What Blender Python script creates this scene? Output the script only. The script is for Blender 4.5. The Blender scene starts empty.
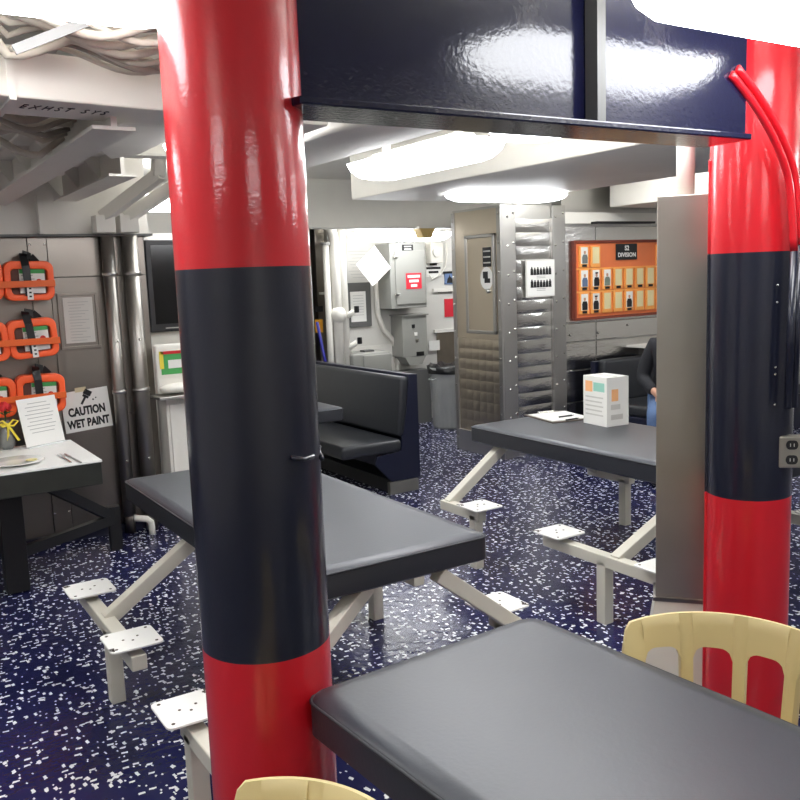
import bpy, bmesh, math, random
import numpy as np
from mathutils import Vector, Matrix
random.seed(7)
rnd = random.Random(11)
sc = bpy.context.scene
col = sc.collection
PI = math.pi

# ------------------------------------------------------------------ camera
F, H = 870.0, 1.65
_d = np.array([630. - 400, 6500. - 400, F]); _up = -_d / np.linalg.norm(_d)
def _hor(x): return 400 - (_up[0] * (x - 400) + _up[2] * F) / _up[1]
_u = np.array([1800. - 400, _hor(1800.) - 400, F]); _u /= np.linalg.norm(_u)
_v = np.cross(_up, _u)
RM = np.stack([_u, _v, _up])
cd = bpy.data.cameras.new('camera'); cam = bpy.data.objects.new('camera', cd); col.objects.link(cam)
cd.sensor_width = 36; cd.lens = F / 800 * 36; cd.clip_start = .02
M = Matrix.Identity(4)
for i in range(3):
    M[i][0], M[i][1], M[i][2] = RM[i][0], -RM[i][1], -RM[i][2]
M.translation = Vector((0, 0, H))
cam.matrix_world = M
sc.camera = cam
# pixel -> point on a known plane of the place
def _ray(x, y): return RM @ np.array([x - 400, y - 400, F])
def PZ(x, y, z): r = _ray(x, y); t = (z - H) / r[2]; return Vector((r[0] * t, r[1] * t, z))
def PV(x, y, v): r = _ray(x, y); t = v / r[1]; return Vector((r[0] * t, v, H + r[2] * t))
def PU(x, y, u): r = _ray(x, y); t = u / r[0]; return Vector((u, r[1] * t, H + r[2] * t))

# ------------------------------------------------------------------ world, exposure
w = bpy.data.worlds.new('world'); sc.world = w; w.use_nodes = True
w.node_tree.nodes['Background'].inputs[0].default_value = (.5, .52, .55, 1)
w.node_tree.nodes['Background'].inputs[1].default_value = .05
sc.view_settings.view_transform = 'Standard'; sc.view_settings.look = 'None'
sc.view_settings.gamma = 1; sc.view_settings.use_curve_mapping = False
sc.view_settings.exposure = 0.58
LAMP = 11.0      # brightness of the fluorescent diffusers

# ------------------------------------------------------------------ materials
def S(c):
    return tuple(((x / 255) / 12.92 if x / 255 < .04045 else ((x / 255 + .055) / 1.055) ** 2.4) for x in c) + (1,)
MATS = {}
def mat(name, rgb, rough=.5, metal=0, bump=0, bscale=40, var=0, vscale=6, coat=0, spec=.5, stretch=None, rvar=0):
    if name in MATS: return MATS[name]
    m = bpy.data.materials.new(name); m.use_nodes = True; nt = m.node_tree; N = nt.nodes; L = nt.links
    b = N['Principled BSDF']; c = S(rgb)
    b.inputs['Base Color'].default_value = c; b.inputs['Roughness'].default_value = rough
    b.inputs['Metallic'].default_value = metal; b.inputs['Coat Weight'].default_value = coat
    b.inputs['Coat Roughness'].default_value = .06; b.inputs['Specular IOR Level'].default_value = spec
    tc = N.new('ShaderNodeTexCoord'); src = tc.outputs['Object']
    if stretch:
        mp = N.new('ShaderNodeMapping'); mp.inputs['Scale'].default_value = stretch
        L.new(src, mp.inputs[0]); src = mp.outputs[0]
    if bump:
        n = N.new('ShaderNodeTexNoise'); n.inputs['Scale'].default_value = bscale; n.inputs['Detail'].default_value = 3
        L.new(src, n.inputs['Vector'])
        bp = N.new('ShaderNodeBump'); bp.inputs['Strength'].default_value = bump; bp.inputs['Distance'].default_value = .01
        L.new(n.outputs['Fac'], bp.inputs['Height']); L.new(bp.outputs[0], b.inputs['Normal'])
        if coat: L.new(bp.outputs[0], b.inputs['Coat Normal'])
    if var or rvar:
        n2 = N.new('ShaderNodeTexNoise'); n2.inputs['Scale'].default_value = vscale; n2.inputs['Detail'].default_value = 5
        L.new(src, n2.inputs['Vector'])
        if var:
            mx = N.new('ShaderNodeMix'); mx.data_type = 'RGBA'
            mx.inputs[6].default_value = tuple(max(0, x * (1 - var)) for x in c[:3]) + (1,)
            mx.inputs[7].default_value = tuple(min(1, x * (1 + var)) for x in c[:3]) + (1,)
            L.new(n2.outputs['Fac'], mx.inputs[0]); L.new(mx.outputs[2], b.inputs['Base Color'])
        if rvar:
            mr = N.new('ShaderNodeMapRange'); mr.inputs[3].default_value = max(.03, rough - rvar); mr.inputs[4].default_value = rough + rvar
            L.new(n2.outputs['Fac'], mr.inputs[0]); L.new(mr.outputs[0], b.inputs['Roughness'])
    MATS[name] = m; return m
def emit(name, rgb, s):
    m = bpy.data.materials.new(name); m.use_nodes = True; b = m.node_tree.nodes['Principled BSDF']
    b.inputs['Base Color'].default_value = (.8, .8, .8, 1)
    b.inputs['Emission Color'].default_value = S(rgb); b.inputs['Emission Strength'].default_value = s
    MATS[name] = m; return m
def floor_mat():
    m = bpy.data.materials.new('chip_floor'); m.use_nodes = True; nt = m.node_tree; N = nt.nodes; L = nt.links
    b = N['Principled BSDF']; b.inputs['Roughness'].default_value = .2; b.inputs['Specular IOR Level'].default_value = .33
    tc = N.new('ShaderNodeTexCoord')
    ns = N.new('ShaderNodeTexNoise'); ns.inputs['Scale'].default_value = 45; ns.inputs['Detail'].default_value = 2
    L.new(tc.outputs['Object'], ns.inputs['Vector'])
    wob = N.new('ShaderNodeVectorMath'); wob.operation = 'MULTIPLY_ADD'
    wob.inputs[1].default_value = (.012, .012, 0); L.new(ns.outputs['Color'], wob.inputs[0]); L.new(tc.outputs['Object'], wob.inputs[2])
    out = None
    for sx, sy, rot, sc_, th, keep in ((1, .5, .5, 27, .22, .52), (.5, 1, .9, 27, .21, .58), (1, .7, .2, 50, .23, .78), (.7, 1, 1.3, 12, .13, .8)):
        mp = N.new('ShaderNodeMapping'); mp.inputs['Scale'].default_value = (sx, sy, 1); mp.inputs['Rotation'].default_value = (0, 0, rot)
        mp.inputs['Location'].default_value = (rot * 3, sc_, 0)
        L.new(wob.outputs[0], mp.inputs[0])
        vo = N.new('ShaderNodeTexVoronoi'); vo.distance = 'MANHATTAN'; vo.voronoi_dimensions = '2D'
        vo.inputs['Scale'].default_value = sc_; L.new(mp.outputs[0], vo.inputs['Vector'])
        lt = N.new('ShaderNodeMath'); lt.operation = 'LESS_THAN'; lt.inputs[1].default_value = th; L.new(vo.outputs['Distance'], lt.inputs[0])
        sp = N.new('ShaderNodeSeparateColor'); L.new(vo.outputs['Color'], sp.inputs[0])
        gt = N.new('ShaderNodeMath'); gt.operation = 'GREATER_THAN'; gt.inputs[1].default_value = keep; L.new(sp.outputs[0], gt.inputs[0])
        mu = N.new('ShaderNodeMath'); mu.operation = 'MULTIPLY'; L.new(lt.outputs[0], mu.inputs[0]); L.new(gt.outputs[0], mu.inputs[1])
        if out is None: out = mu.outputs[0]
        else:
            mxm = N.new('ShaderNodeMath'); mxm.operation = 'MAXIMUM'; L.new(out, mxm.inputs[0]); L.new(mu.outputs[0], mxm.inputs[1]); out = mxm.outputs[0]
    n2 = N.new('ShaderNodeTexNoise'); n2.inputs['Scale'].default_value = 2.5; n2.inputs['Detail'].default_value = 4
    L.new(tc.outputs['Object'], n2.inputs['Vector'])
    base = N.new('ShaderNodeMix'); base.data_type = 'RGBA'
    base.inputs[6].default_value = S((22, 24, 52)); base.inputs[7].default_value = S((37, 39, 88)); L.new(n2.outputs['Fac'], base.inputs[0])
    mx = N.new('ShaderNodeMix'); mx.data_type = 'RGBA'; mx.inputs[7].default_value = S((226, 228, 228))
    L.new(out, mx.inputs[0]); L.new(base.outputs[2], mx.inputs[6]); L.new(mx.outputs[2], b.inputs['Base Color'])
    bn = N.new('ShaderNodeTexNoise'); bn.inputs['Scale'].default_value = 22; bn.inputs['Detail'].default_value = 2
    L.new(tc.outputs['Object'], bn.inputs['Vector'])
    bp = N.new('ShaderNodeBump'); bp.inputs['Strength'].default_value = .25; bp.inputs['Distance'].default_value = .01
    L.new(bn.outputs['Fac'], bp.inputs['Height']); L.new(bp.outputs[0], b.inputs['Normal'])
    return m
RED = mat('red_gloss_paint', (198, 18, 32), .4, bump=.05, bscale=140, coat=.75, var=.05, spec=.3)
NAVY = mat('navy_gloss_paint', (15, 19, 36), .4, bump=.05, bscale=140, coat=.75, spec=.3)
BEAMN = mat('navy_beam_paint', (16, 18, 46), .16, bump=.07, bscale=70, coat=.25)
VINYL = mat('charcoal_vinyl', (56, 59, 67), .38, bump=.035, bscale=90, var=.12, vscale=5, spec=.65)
PADSIDE_SHADED = mat('pad_side_vinyl_shaded', (40, 42, 48), .33, bump=.035, bscale=90)  # dark side vinyl, its colour lowered further for shade on the upright sides
VSEAM = mat('vinyl_seam', (40, 42, 48), .5)
BVINYL = mat('black_vinyl', (40, 42, 46), .35, bump=.1, bscale=80)
BNAVY = mat('navy_bench_paint', (24, 27, 46), .3, bump=.05)
WHITE = mat('white_marine_paint', (228, 225, 216), .45, bump=.08, bscale=25, var=.05)
CREAMP = mat('cream_bulkhead_paint', (218, 214, 206), .5, bump=.08, bscale=20, var=.05)
GREYC = mat('overhead_grey_paint', (216, 213, 206), .5, bump=.08, bscale=25, var=.05)
FRAMEP = mat('offwhite_steel_paint', (206, 202, 188), .4, bump=.06, bscale=30, var=.06)
PLATEP = mat('seat_plate_paint', (232, 231, 226), .4, bump=.05, var=.04)
RUST = mat('rust_spot', (70, 58, 46), .8)
STEEL = mat('stainless_steel', (166, 162, 156), .4, metal=1, bump=.12, bscale=4, rvar=.1, vscale=3)
STEELB = mat('brushed_stainless', (180, 178, 174), .4, metal=1, bump=.1, bscale=6, rvar=.12, vscale=2, stretch=(1, 1, .25))
STEELQ = mat('quilted_stainless', (204, 193, 174), .34, metal=1, bump=.2, bscale=7, rvar=.1)
STEELW = mat('wavy_stainless', (204, 203, 200), .22, metal=1, bump=.5, bscale=5, stretch=(1, 1, 3), rvar=.06)
STEELD = mat('stained_stainless', (140, 134, 127), .33, metal=1, bump=.15, bscale=4, rvar=.12, vscale=2.5)
STEELN = mat('neutral_stainless', (196, 195, 192), .32, metal=1, bump=.15, bscale=4, rvar=.1, vscale=2.5)
PANELM = mat('galvanised_sheet', (168, 163, 153), .4, metal=.95, bump=.05, bscale=6, var=.12, vscale=5, rvar=.1)
CHROME = mat('chrome_bolt', (220, 218, 212), .2, metal=1)
BLACK = mat('black_paint', (20, 20, 22), .4)
DARKAP = mat('dark_apron_metal', (58, 60, 56), .35, metal=.4, var=.3, vscale=8)
GREY = mat('grey_cabinet_paint', (146, 146, 140), .42, bump=.03)
GREYD = mat('dark_grey_paint', (96, 96, 94), .5)
ORANGE = mat('orange_plastic', (255, 100, 48), .4)
ORRAIL = mat('orange_rail_paint', (226, 96, 30), .45)
REDP = mat('red_sign', (206, 40, 56), .5)
PAPER = mat('white_paper', (232, 231, 226), .7)
PAPER2 = mat('grey_printed_paper', (200, 198, 192), .7)
INK = mat('black_ink', (24, 24, 24), .6)
INKG = mat('grey_ink', (168, 168, 166), .7)
CREAM = mat('cream_plastic', (226, 206, 150), .42, bump=.02)
TVB = mat('tv_bezel', (30, 30, 32), .35)
TVS = mat('tv_screen', (14, 14, 15), .12)
GREEN = mat('green_print', (70, 160, 84), .6)
YELLOW = mat('yellow_print', (236, 214, 70), .6)
TEAL = mat('teal_print', (150, 205, 188), .6)
ORPRINT = mat('orange_print', (246, 184, 128), .6)
WOODR = mat('red_wood', (122, 52, 34), .4, bump=.05, var=.2, vscale=12, stretch=(1, 1, 6))
WOODB = mat('orange_board', (226, 122, 72), .5, var=.08, vscale=5)
WOODO = mat('orange_wood', (244, 166, 84), .45, var=.1, vscale=14)
BLANK = mat('pale_card', (226, 212, 164), .7)
GALV = mat('galvanised_can', (172, 174, 172), .45, metal=.3, bump=.05, bscale=10, var=.12)
BAG = mat('black_bag', (18, 18, 20), .3, bump=.4, bscale=30)
GLASSV = mat('grey_glass', (120, 122, 118), .12, coat=.5)
TAN = mat('tan_lens', (206, 176, 110), .5)
TABLEW = mat('white_table_top', (240, 240, 236), .4)
CHINA = mat('white_china', (238, 238, 234), .2, coat=.4)
SILVER = mat('cutlery_steel', (190, 190, 190), .18, metal=1)
ROSE = mat('rose_red', (200, 30, 36), .6)
LEAF = mat('leaf_green', (52, 84, 42), .6)
CABLE = mat('cable_jacket', (190, 182, 168), .6)
CABLED = mat('cable_jacket_dark', (150, 142, 130), .6)
SKIN = mat('skin', (196, 148, 122), .5)
JACKET = mat('dark_jacket', (28, 29, 34), .8, bump=.2, bscale=60)
JEANS = mat('blue_jeans', (84, 108, 146), .85, bump=.2, bscale=90, var=.15)
HAIR = mat('dark_hair', (36, 28, 24), .7)
BLUEP = mat('blue_handle', (44, 44, 150), .5)
ORSIGN = mat('amber_sign', (236, 166, 40), .6)
KICK = mat('kick_plate_grey', (128, 126, 120), .4, metal=.6, var=.15)
LAMPM = emit('fluorescent_diffuser', (250, 252, 255), LAMP)
FLOORM = floor_mat()

# ------------------------------------------------------------------ mesh builder
class MB:
    def __init__(s): s.v = []; s.f = []
    def add(s, vs, fs):
        k = len(s.v); s.v += [Vector(p) for p in vs]; s.f += [[i + k for i in f] for f in fs]; return s
    def box(s, c, d, rz=0, mtx=None):
        hx, hy, hz = d[0] / 2, d[1] / 2, d[2] / 2
        R = Matrix.Rotation(rz, 3, 'Z') if mtx is None else mtx
        vs = [Vector(c) + R @ Vector((x * hx, y * hy, z * hz)) for x in (-1, 1) for y in (-1, 1) for z in (-1, 1)]
        return s.add(vs, [[0, 1, 3, 2], [4, 6, 7, 5], [0, 4, 5, 1], [2, 3, 7, 6], [0, 2, 6, 4], [1, 5, 7, 3]])
    def b2(s, a, b):
        return s.box([(a[i] + b[i]) / 2 for i in range(3)], [abs(b[i] - a[i]) for i in range(3)])
    def bar(s, p, q, wd, ht, up=(0, 0, 1)):       # rectangular bar from p to q
        p, q = Vector(p), Vector(q); x = (q - p).normalized(); up = Vector(up)
        y = up.cross(x).normalized(); z = x.cross(y)
        R = Matrix((x, y, z)).transposed()
        return s.box((p + q) / 2, ((q - p).length, wd, ht), mtx=R)
    def tube(s, path, r, n=10, closed=False):
        path = [Vector(p) for p in path]; rings = []; up = None; m = len(path)
        for i, p in enumerate(path):
            t = (path[min(i + 1, m - 1)] - path[max(i - 1, 0)]).normalized()
            if up is None: up = t.orthogonal().normalized()
            up = (up - t * up.dot(t))
            up = up.normalized() if up.length > 1e-6 else t.orthogonal().normalized()
            b = t.cross(up); rr = r[i] if isinstance(r, (list, tuple)) else r
            rings.append([p + (up * math.cos(a) + b * math.sin(a)) * rr for a in [2 * PI * k / n for k in range(n)]])
        vs = [q for g in rings for q in g]; fs = []
        for i in range(m - 1):
            for k in range(n): fs.append([i * n + k, i * n + (k + 1) % n, (i + 1) * n + (k + 1) % n, (i + 1) * n + k])
        fs += [list(range(n))[::-1], [(m - 1) * n + k for k in range(n)]]
        return s.add(vs, fs)
    def lathe(s, prof, c=(0, 0, 0), n=24):
        vs = []; fs = []; m = len(prof)
        for r, z in prof:
            for k in range(n): a = 2 * PI * k / n; vs.append((c[0] + r * math.cos(a), c[1] + r * math.sin(a), c[2] + z))
        for i in range(m - 1):
            for k in range(n): fs.append([i * n + k, i * n + (k + 1) % n, (i + 1) * n + (k + 1) % n, (i + 1) * n + k])
        fs += [list(range(n))[::-1], [(m - 1) * n + k for k in range(n)]]
        return s.add(vs, fs)
    def prism(s, poly, f0, f1):                    # poly of 2-D points; f0, f1 map a 2-D point to 3-D (bottom, top)
        n = len(poly); vs = [f0(p) for p in poly] + [f1(p) for p in poly]
        fs = [list(range(n))[::-1], list(range(n, 2 * n))] + [[i, (i + 1) % n, n + (i + 1) % n, n + i] for i in range(n)]
        return s.add(vs, fs)
    def sphere(s, c, r, n=12, m=8):
        if not isinstance(r, (tuple, list)): r = (r, r, r)
        vs = []; fs = []
        for i in range(m + 1):
            t = PI * i / m
            for k in range(n):
                a = 2 * PI * k / n; vs.append((c[0] + r[0] * math.sin(t) * math.cos(a), c[1] + r[1] * math.sin(t) * math.sin(a), c[2] + r[2] * math.cos(t)))
        for i in range(m):
            for k in range(n): fs.append([i * n + k, (i + 1) * n + k, (i + 1) * n + (k + 1) % n, i * n + (k + 1) % n])
        return s.add(vs, fs)
    def mesh(s, name, smooth=False):
        me = bpy.data.meshes.new(name); me.from_pydata([tuple(p) for p in s.v], [], s.f)
        bm = bmesh.new(); bm.from_mesh(me)
        bmesh.ops.remove_doubles(bm, verts=bm.verts, dist=1e-6)
        bmesh.ops.recalc_face_normals(bm, faces=bm.faces); bm.to_mesh(me); bm.free()
        if smooth: me.polygons.foreach_set('use_smooth', [True] * len(me.polygons))
        return me
    def build(s, name, m, parent=None, bevel=0, smooth=False, seg=2):
        me = s.mesh(name, smooth); me.materials.append(m)
        o = bpy.data.objects.new(name, me); col.objects.link(o)
        if parent: o.parent = parent
        if bevel:
            b = o.modifiers.new('bevel', 'BEVEL'); b.width = bevel; b.segments = seg; b.limit_method = 'ANGLE'; b.angle_limit = math.radians(35)
            if smooth or seg > 2: me.polygons.foreach_set('use_smooth', [True] * len(me.polygons))
        return o
def sharp(o, deg=40):          # flat where the angle is wide, smooth elsewhere
    me = o.data; bm = bmesh.new(); bm.from_mesh(me)
    for e in bm.edges:
        if len(e.link_faces) == 2 and e.calc_face_angle(0) > math.radians(deg): e.smooth = False
    for f in bm.faces: f.smooth = True
    bm.to_mesh(me); bm.free(); return o
def tag(o, label, cat, group=None):
    o['label'] = label; o['category'] = cat
    if group: o['group'] = group
    return o
def thing(name, label, cat, loc=(0, 0, 0), rz=0, group=None):
    o = bpy.data.objects.new(name, None); col.objects.link(o); o.empty_display_size = .05
    o.location = loc; o.rotation_euler = (0, 0, rz); return tag(o, label, cat, group)
def struct(o): o['kind'] = 'structure'; return o
def dup(o, parent=None):
    c = o.copy(); col.objects.link(c); c.parent = parent
    for ch in list(o.children): dup(ch, c)
    return c
def text(name, body, size, m, parent, loc, rot, width=None, spacing=1, bold=0, align='CENTER'):
    cu = bpy.data.curves.new(name, 'FONT'); cu.body = body; cu.size = size; cu.align_x = align; cu.align_y = 'CENTER'
    cu.extrude = .0006; cu.space_character = spacing; cu.offset = bold; cu.resolution_u = 3
    t = bpy.data.objects.new(name, cu); col.objects.link(t)
    me = bpy.data.meshes.new_from_object(t.evaluated_get(bpy.context.evaluated_depsgraph_get()))
    bpy.data.objects.remove(t); bpy.data.curves.remove(cu)
    if width:
        xs = [v.co.x for v in me.vertices]; k = width / (max(xs) - min(xs))
        for v in me.vertices: v.co.x *= k
    me.materials.clear(); me.materials.append(m); me.name = name
    o = bpy.data.objects.new(name, me); col.objects.link(o); o.parent = parent; o.location = loc; o.rotation_euler = rot
    return o
FV = (PI / 2, 0, 0)            # text facing -y
FU = (PI / 2, 0, -PI / 2)      # text facing -x

# ------------------------------------------------------------------ room shell
X0, X1, Y0, Y1, ZC = -3.2, 9.2, -3.0, 9.6, 2.56
struct(MB().b2((X0, Y0, -.1), (X1, Y1, 0)).build('floor', FLOORM))
struct(MB().b2((X0, Y0, ZC), (X1, Y1, ZC + .1)).build('ceiling', WHITE))
struct(MB().b2((X0 - .1, Y0, 0), (X0, Y1, ZC)).build('wall_left', CREAMP))
struct(MB().b2((X1, Y0, 0), (X1 + .1, Y1, ZC)).build('wall_right', CREAMP))
struct(MB().b2((X0, Y0 - .1, 0), (X1, Y0, ZC)).build('wall_rear', CREAMP))
struct(MB().b2((X0, Y1, 0), (X1, Y1 + .1, ZC)).build('wall_far', CREAMP))

# pixels of the photograph give u,v; stainless bulkhead on the left (y = 5.9)
WL = 5.9
wl = struct(MB().b2((X0, WL + .012, 0), (1.72, WL + .12, 1.98)).build('wall_left_bulkhead', GREYD))
edges = [(-3.2, -1.9), (-1.89, -.6), (-.59, .35), (.36, .985)]
for a, b in edges: MB().b2((a, WL, .06), (b, WL + .012, 1.975)).build('panel', STEELD, wl, bevel=.002)
MB().b2((.988, WL - .006, .06), (1.1, WL + .012, 1.975)).build('seam_strip', STEELD, wl, bevel=.002)
for a, b in ((.06, .80), (.803, 1.72), (1.723, 1.975)):
    MB().b2((1.104, WL, a), (1.715, WL + .012, b)).build('panel', STEELD, wl, bevel=.002)
bm_ = MB().lathe([(.009, 0), (.009, .004), (.004, .007)], n=8).mesh('bolt'); bm_.materials.append(CHROME)
def bolt(parent, loc, rot, k=1.):
    o = bpy.data.objects.new('bolt', bm_); col.objects.link(o); o.parent = parent; o.location = loc; o.rotation_euler = rot; o.scale = (k, k, k)
for z in (.2, .5, .8, 1.1, 1.4, 1.65, 1.93):
    for x in (1.0, 1.088): bolt(wl, (x, WL - .006, z), (PI / 2, 0, 0), .7)
MB().b2((-3.2, WL - .03, 0), (1.72, WL + .012, .06)).build('kick_strip', BNAVY, wl)
# cream bulkhead above it
wu = struct(MB().b2((X0, WL - .04, 1.985), (1.74, WL + .12, ZC)).build('wall_left_upper', CREAMP))
MB().b2((X0, WL - .07, 1.975), (1.76, WL + .1, 1.99)).build('ledge', GREYD, wu)
for x in (-1.4, -.3, 1.06):
    MB().b2((x - .012, WL - .13, 1.99), (x + .012, WL - .04, 2.22)).build('stiffener', CREAMP, wu)
# tv wall in the recess right of it
wt = struct(MB().b2((1.72, 6.0, 0), (2.48, 6.1, 2.0)).build('wall_television', WHITE))
struct(MB().b2((2.38, 6.1, 0), (2.48, 6.25, ZC)).build('wall_return', WHITE))
struct(MB().b2((1.62, 7.9, 0), (3.85, 8.0, ZC)).build('wall_recess', GREYC))
# switchboard wall far behind the bench
WF = 8.3
wf = struct(MB().b2((4.36, WF, 0), (X1, WF + .1, ZC)).build('wall_switchboard', mat('aged_white_paint', (204, 202, 196), .5, bump=.08, bscale=20, var=.06)))
MB().b2((4.36, WF - .012, 0), (5.2, WF, .9)).build('dado', GREYC, wf)
MB().b2((5.72, WF - .02, 0), (6.6, WF, .98)).build('dado', mat('worn_steel_dado', (132, 122, 108), .45, metal=.7, var=.2), wf)
MB().b2((5.68, WF - .03, .985), (6.6, WF, 1.02)).build('rail', GREYC, wf)
MB().b2((5.68, WF - .03, 1.45), (6.6, WF, 1.49)).build('rail', GREYC, wf)
# stainless corridor frame further left
ws = struct(MB().b2((3.5, 8.9, 0), (4.30, 9.0, ZC)).build('wall_corridor', STEELD))
for x in (4.0, 4.2): MB().b2((x, 8.28, 0), (x + .11, 8.38, ZC)).build('frame_post', STEELD, ws)

# stainless locker block (x 4.8.., y 5.93..6.65) and the division-board wall
LU, LV = 4.8, 5.93
lk = struct(MB().b2((LU, LV + .02, 0), (5.52, 6.65, 2.22)).build('wall_locker', STEELN))
# face toward -x: frame, upper door, quilted lower sheet
fx = LU
MB().b2((fx - .02, 6.60, 0), (fx, 6.65, 2.2)).build('edge_post', STEELB, lk, bevel=.004)
MB().b2((fx - .02, 5.93, 0), (fx, 5.985, 2.2)).build('edge_post', STEELB, lk, bevel=.004)
MB().b2((fx - .012, 5.985, 1.06), (fx, 6.60, 2.2)).build('upper_sheet', STEELQ, lk, bevel=.003)
MB().b2((fx - .03, 5.985, 0), (fx, 6.6, .2)).build('base_sheet', STEELN, lk, bevel=.003)
rows, cols_ = 9, 6
qw, qh = (6.60 - 5.985) / cols_, (1.06 - .2) / rows
def pillow(w_, h_, d_, n=4):
    vs = []; fs = []
    for i in range(n + 1):
        for j in range(n + 1):
            a, b = i / n, j / n; hgt = d_ * (1 - (2 * a - 1) ** 4) * (1 - (2 * b - 1) ** 4)
            vs.append((-hgt, (a - .5) * w_, (b - .5) * h_))
    for i in range(n):
        for j in range(n): fs.append([i * (n + 1) + j, (i + 1) * (n + 1) + j, (i + 1) * (n + 1) + j + 1, i * (n + 1) + j + 1])
    m_ = MB().add(vs, fs).mesh('quilted_tile', True); return m_
qm = pillow(qw, qh, .0045); qm.materials.append(STEELQ)
for i in range(cols_):
    for j in range(rows):
        o = bpy.data.objects.new('quilted_tile', qm); col.objects.link(o); o.parent = lk
        o.location = (fx - .004, 5.985 + (i + .5) * qw, .2 + (j + .5) * qh)
# door in the upper sheet
d1 = struct(MB().b2((fx - .028, 6.015, 1.13), (fx - .012, 6.41, 1.965)).build('door_1', STEELQ, bevel=.004))
for a, b in (((6.0, 1.11), (6.03, 1.985)), ((6.395, 1.11), (6.425, 1.985)), ((6.0, 1.11), (6.425, 1.14)), ((6.0, 1.955), (6.425, 1.985))):
    MB().b2((fx - .04, a[0], a[1]), (fx - .012, b[0], b[1])).build('door_frame', STEELB, d1, bevel=.005)
MB().lathe([(.02, 0), (.02, .02), (.012, .03)], n=12).build('knob', STEELN, d1).matrix_local = Matrix.Translation((fx - .028, 6.09, 1.49)) @ Matrix.Rotation(-PI / 2, 4, 'Y')
MB().b2((fx - .0295, 6.05, 1.70), (fx - .028, 6.17, 1.87)).build('sticker', INK, d1)
for z in (1.73, 1.78, 1.83): MB().b2((fx - .0305, 6.06, z), (fx - .0295, 6.16, z + .012)).build('sticker_line', PAPER2, d1)
st = MB().prism([(.09 * math.cos(a), .1 * math.sin(a)) for a in [2 * PI * k / 16 for k in range(16)]], lambda p: (fx - .028, 6.12 + p[0], 1.6 + p[1]), lambda p: (fx - .0295, 6.12 + p[0], 1.6 + p[1])).build('round_sticker', PAPER, d1)
MB().b2((fx - .0305, 6.07, 1.56), (fx - .0295, 6.15, 1.60)).b2((fx - .0305, 6.10, 1.60), (fx - .0295, 6.17, 1.66)).build('sticker_emblem', INK, d1)
# face toward -y with bolted bands
bands = [(.10 + i * .118, .10 + (i + 1) * .118 - .004) for i in range(17)]
for a, b in bands:
    n = 8; vs = []; fs = []
    for i in range(n + 1):
        for j in range(5):
            s_, t_ = i / n, j / 4
            hgt = .005 * (1 - (2 * t_ - 1) ** 4) * (1 - (2 * s_ - 1) ** 8) * (1 + .25 * math.sin(9 * s_ + a * 40))
            vs.append((4.95 + s_ * .42, LV + .012 - hgt, a + t_ * (b - a)))
    for i in range(n):
        for j in range(4): fs.append([i * 5 + j, (i + 1) * 5 + j, (i + 1) * 5 + j + 1, i * 5 + j + 1])
    MB().add(vs, fs).build('band_panel', STEELW, lk, smooth=True)
MB().b2((4.8, LV, 0), (4.95, LV + .02, 2.2)).build('bolted_strip', STEELB, lk, bevel=.004)
MB().b2((5.37, LV - .01, 0), (5.52, LV + .02, 2.22)).build('bolted_strip', STEELB, lk, bevel=.004)
for i in range(9):
    z = .12 + i * .25
    for x, y in ((4.86, LV), (4.925, LV), (5.40, LV - .01), (5.49, LV - .01)): bolt(lk, (x, y, z + (.03 if x in (4.925, 5.49) else 0)), (PI / 2, 0, 0), 1.1)
for i in range(9):
    bolt(lk, (fx - .02, 6.625, .12 + i * .25), (0, -PI / 2, 0)); bolt(lk, (fx - .02, 5.957, .15 + i * .25), (0, -PI / 2, 0))
# division wall to the right
wd = struct(MB().b2((5.52, LV + .04, 0), (X1, 6.1, ZC)).build('wall_division', STEELN))
xs_ = [5.525, 5.93, 6.95, 7.9, 9.19]
zs_ = [0.02, .42, .72, .98, 1.16, 2.04]
for i in range(4):
    for j in range(5):
        MB().b2((xs_[i] + .003, LV + .026, zs_[j] + .003), (xs_[i + 1] - .003, LV + .042, zs_[j + 1] - .003)).build('panel', STEELW, wd, bevel=.006)
MB().b2((5.52, LV - .005, 2.06), (7.6, LV + .045, 2.16)).build('cornice', WHITE, wd)
MB().b2((5.84, LV - .09, 2.055), (6.6, LV - .005, 2.075)).build('cable_tray', BLACK, wd)
for x in (5.60, 5.95, 6.35, 6.9): bolt(wd, (x, LV + .02, 1.05 if x < 6 else 1.1), (PI / 2, 0, 0), 1.2); bolt(wd, (x, LV + .02, .72), (PI / 2, 0, 0), 1.2)

# ------------------------------------------------------------------ overhead structure
def duct(name, label, poly, z0, z1, m=WHITE, cat='duct', bevel=.01):
    o = MB().prism(poly, lambda p: (p[0], p[1], z0), lambda p: (p[0], p[1], z1)).build(name, m, bevel=bevel, seg=3)
    return tag(o, label, cat)
duct('ventilation_duct', 'wide white ventilation duct with rounded end overhead behind navy beam', [(1.98, 2.72), (2.12, 2.74), (2.12, 5.2), (1.70, 5.2), (1.70, 3.2), (1.74, 2.98), (1.84, 2.8)], 2.225, ZC - .001, GREYC, bevel=.02)
duct('ventilation_duct', 'broad white ventilation duct overhead above the padded table with cardboard box', [(3.32, 2.1), (4.75, 2.1), (4.75, 5.0), (4.7, 5.9), (3.32, 5.9)], 2.235, ZC - .001, WHITE)
duct('ventilation_duct', 'white ventilation duct overhead beside the orange photo board', [(6.0, 1.0), (7.2, 1.0), (7.2, 5.85), (6.0, 5.85)], 2.2, ZC - .001, WHITE)
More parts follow.
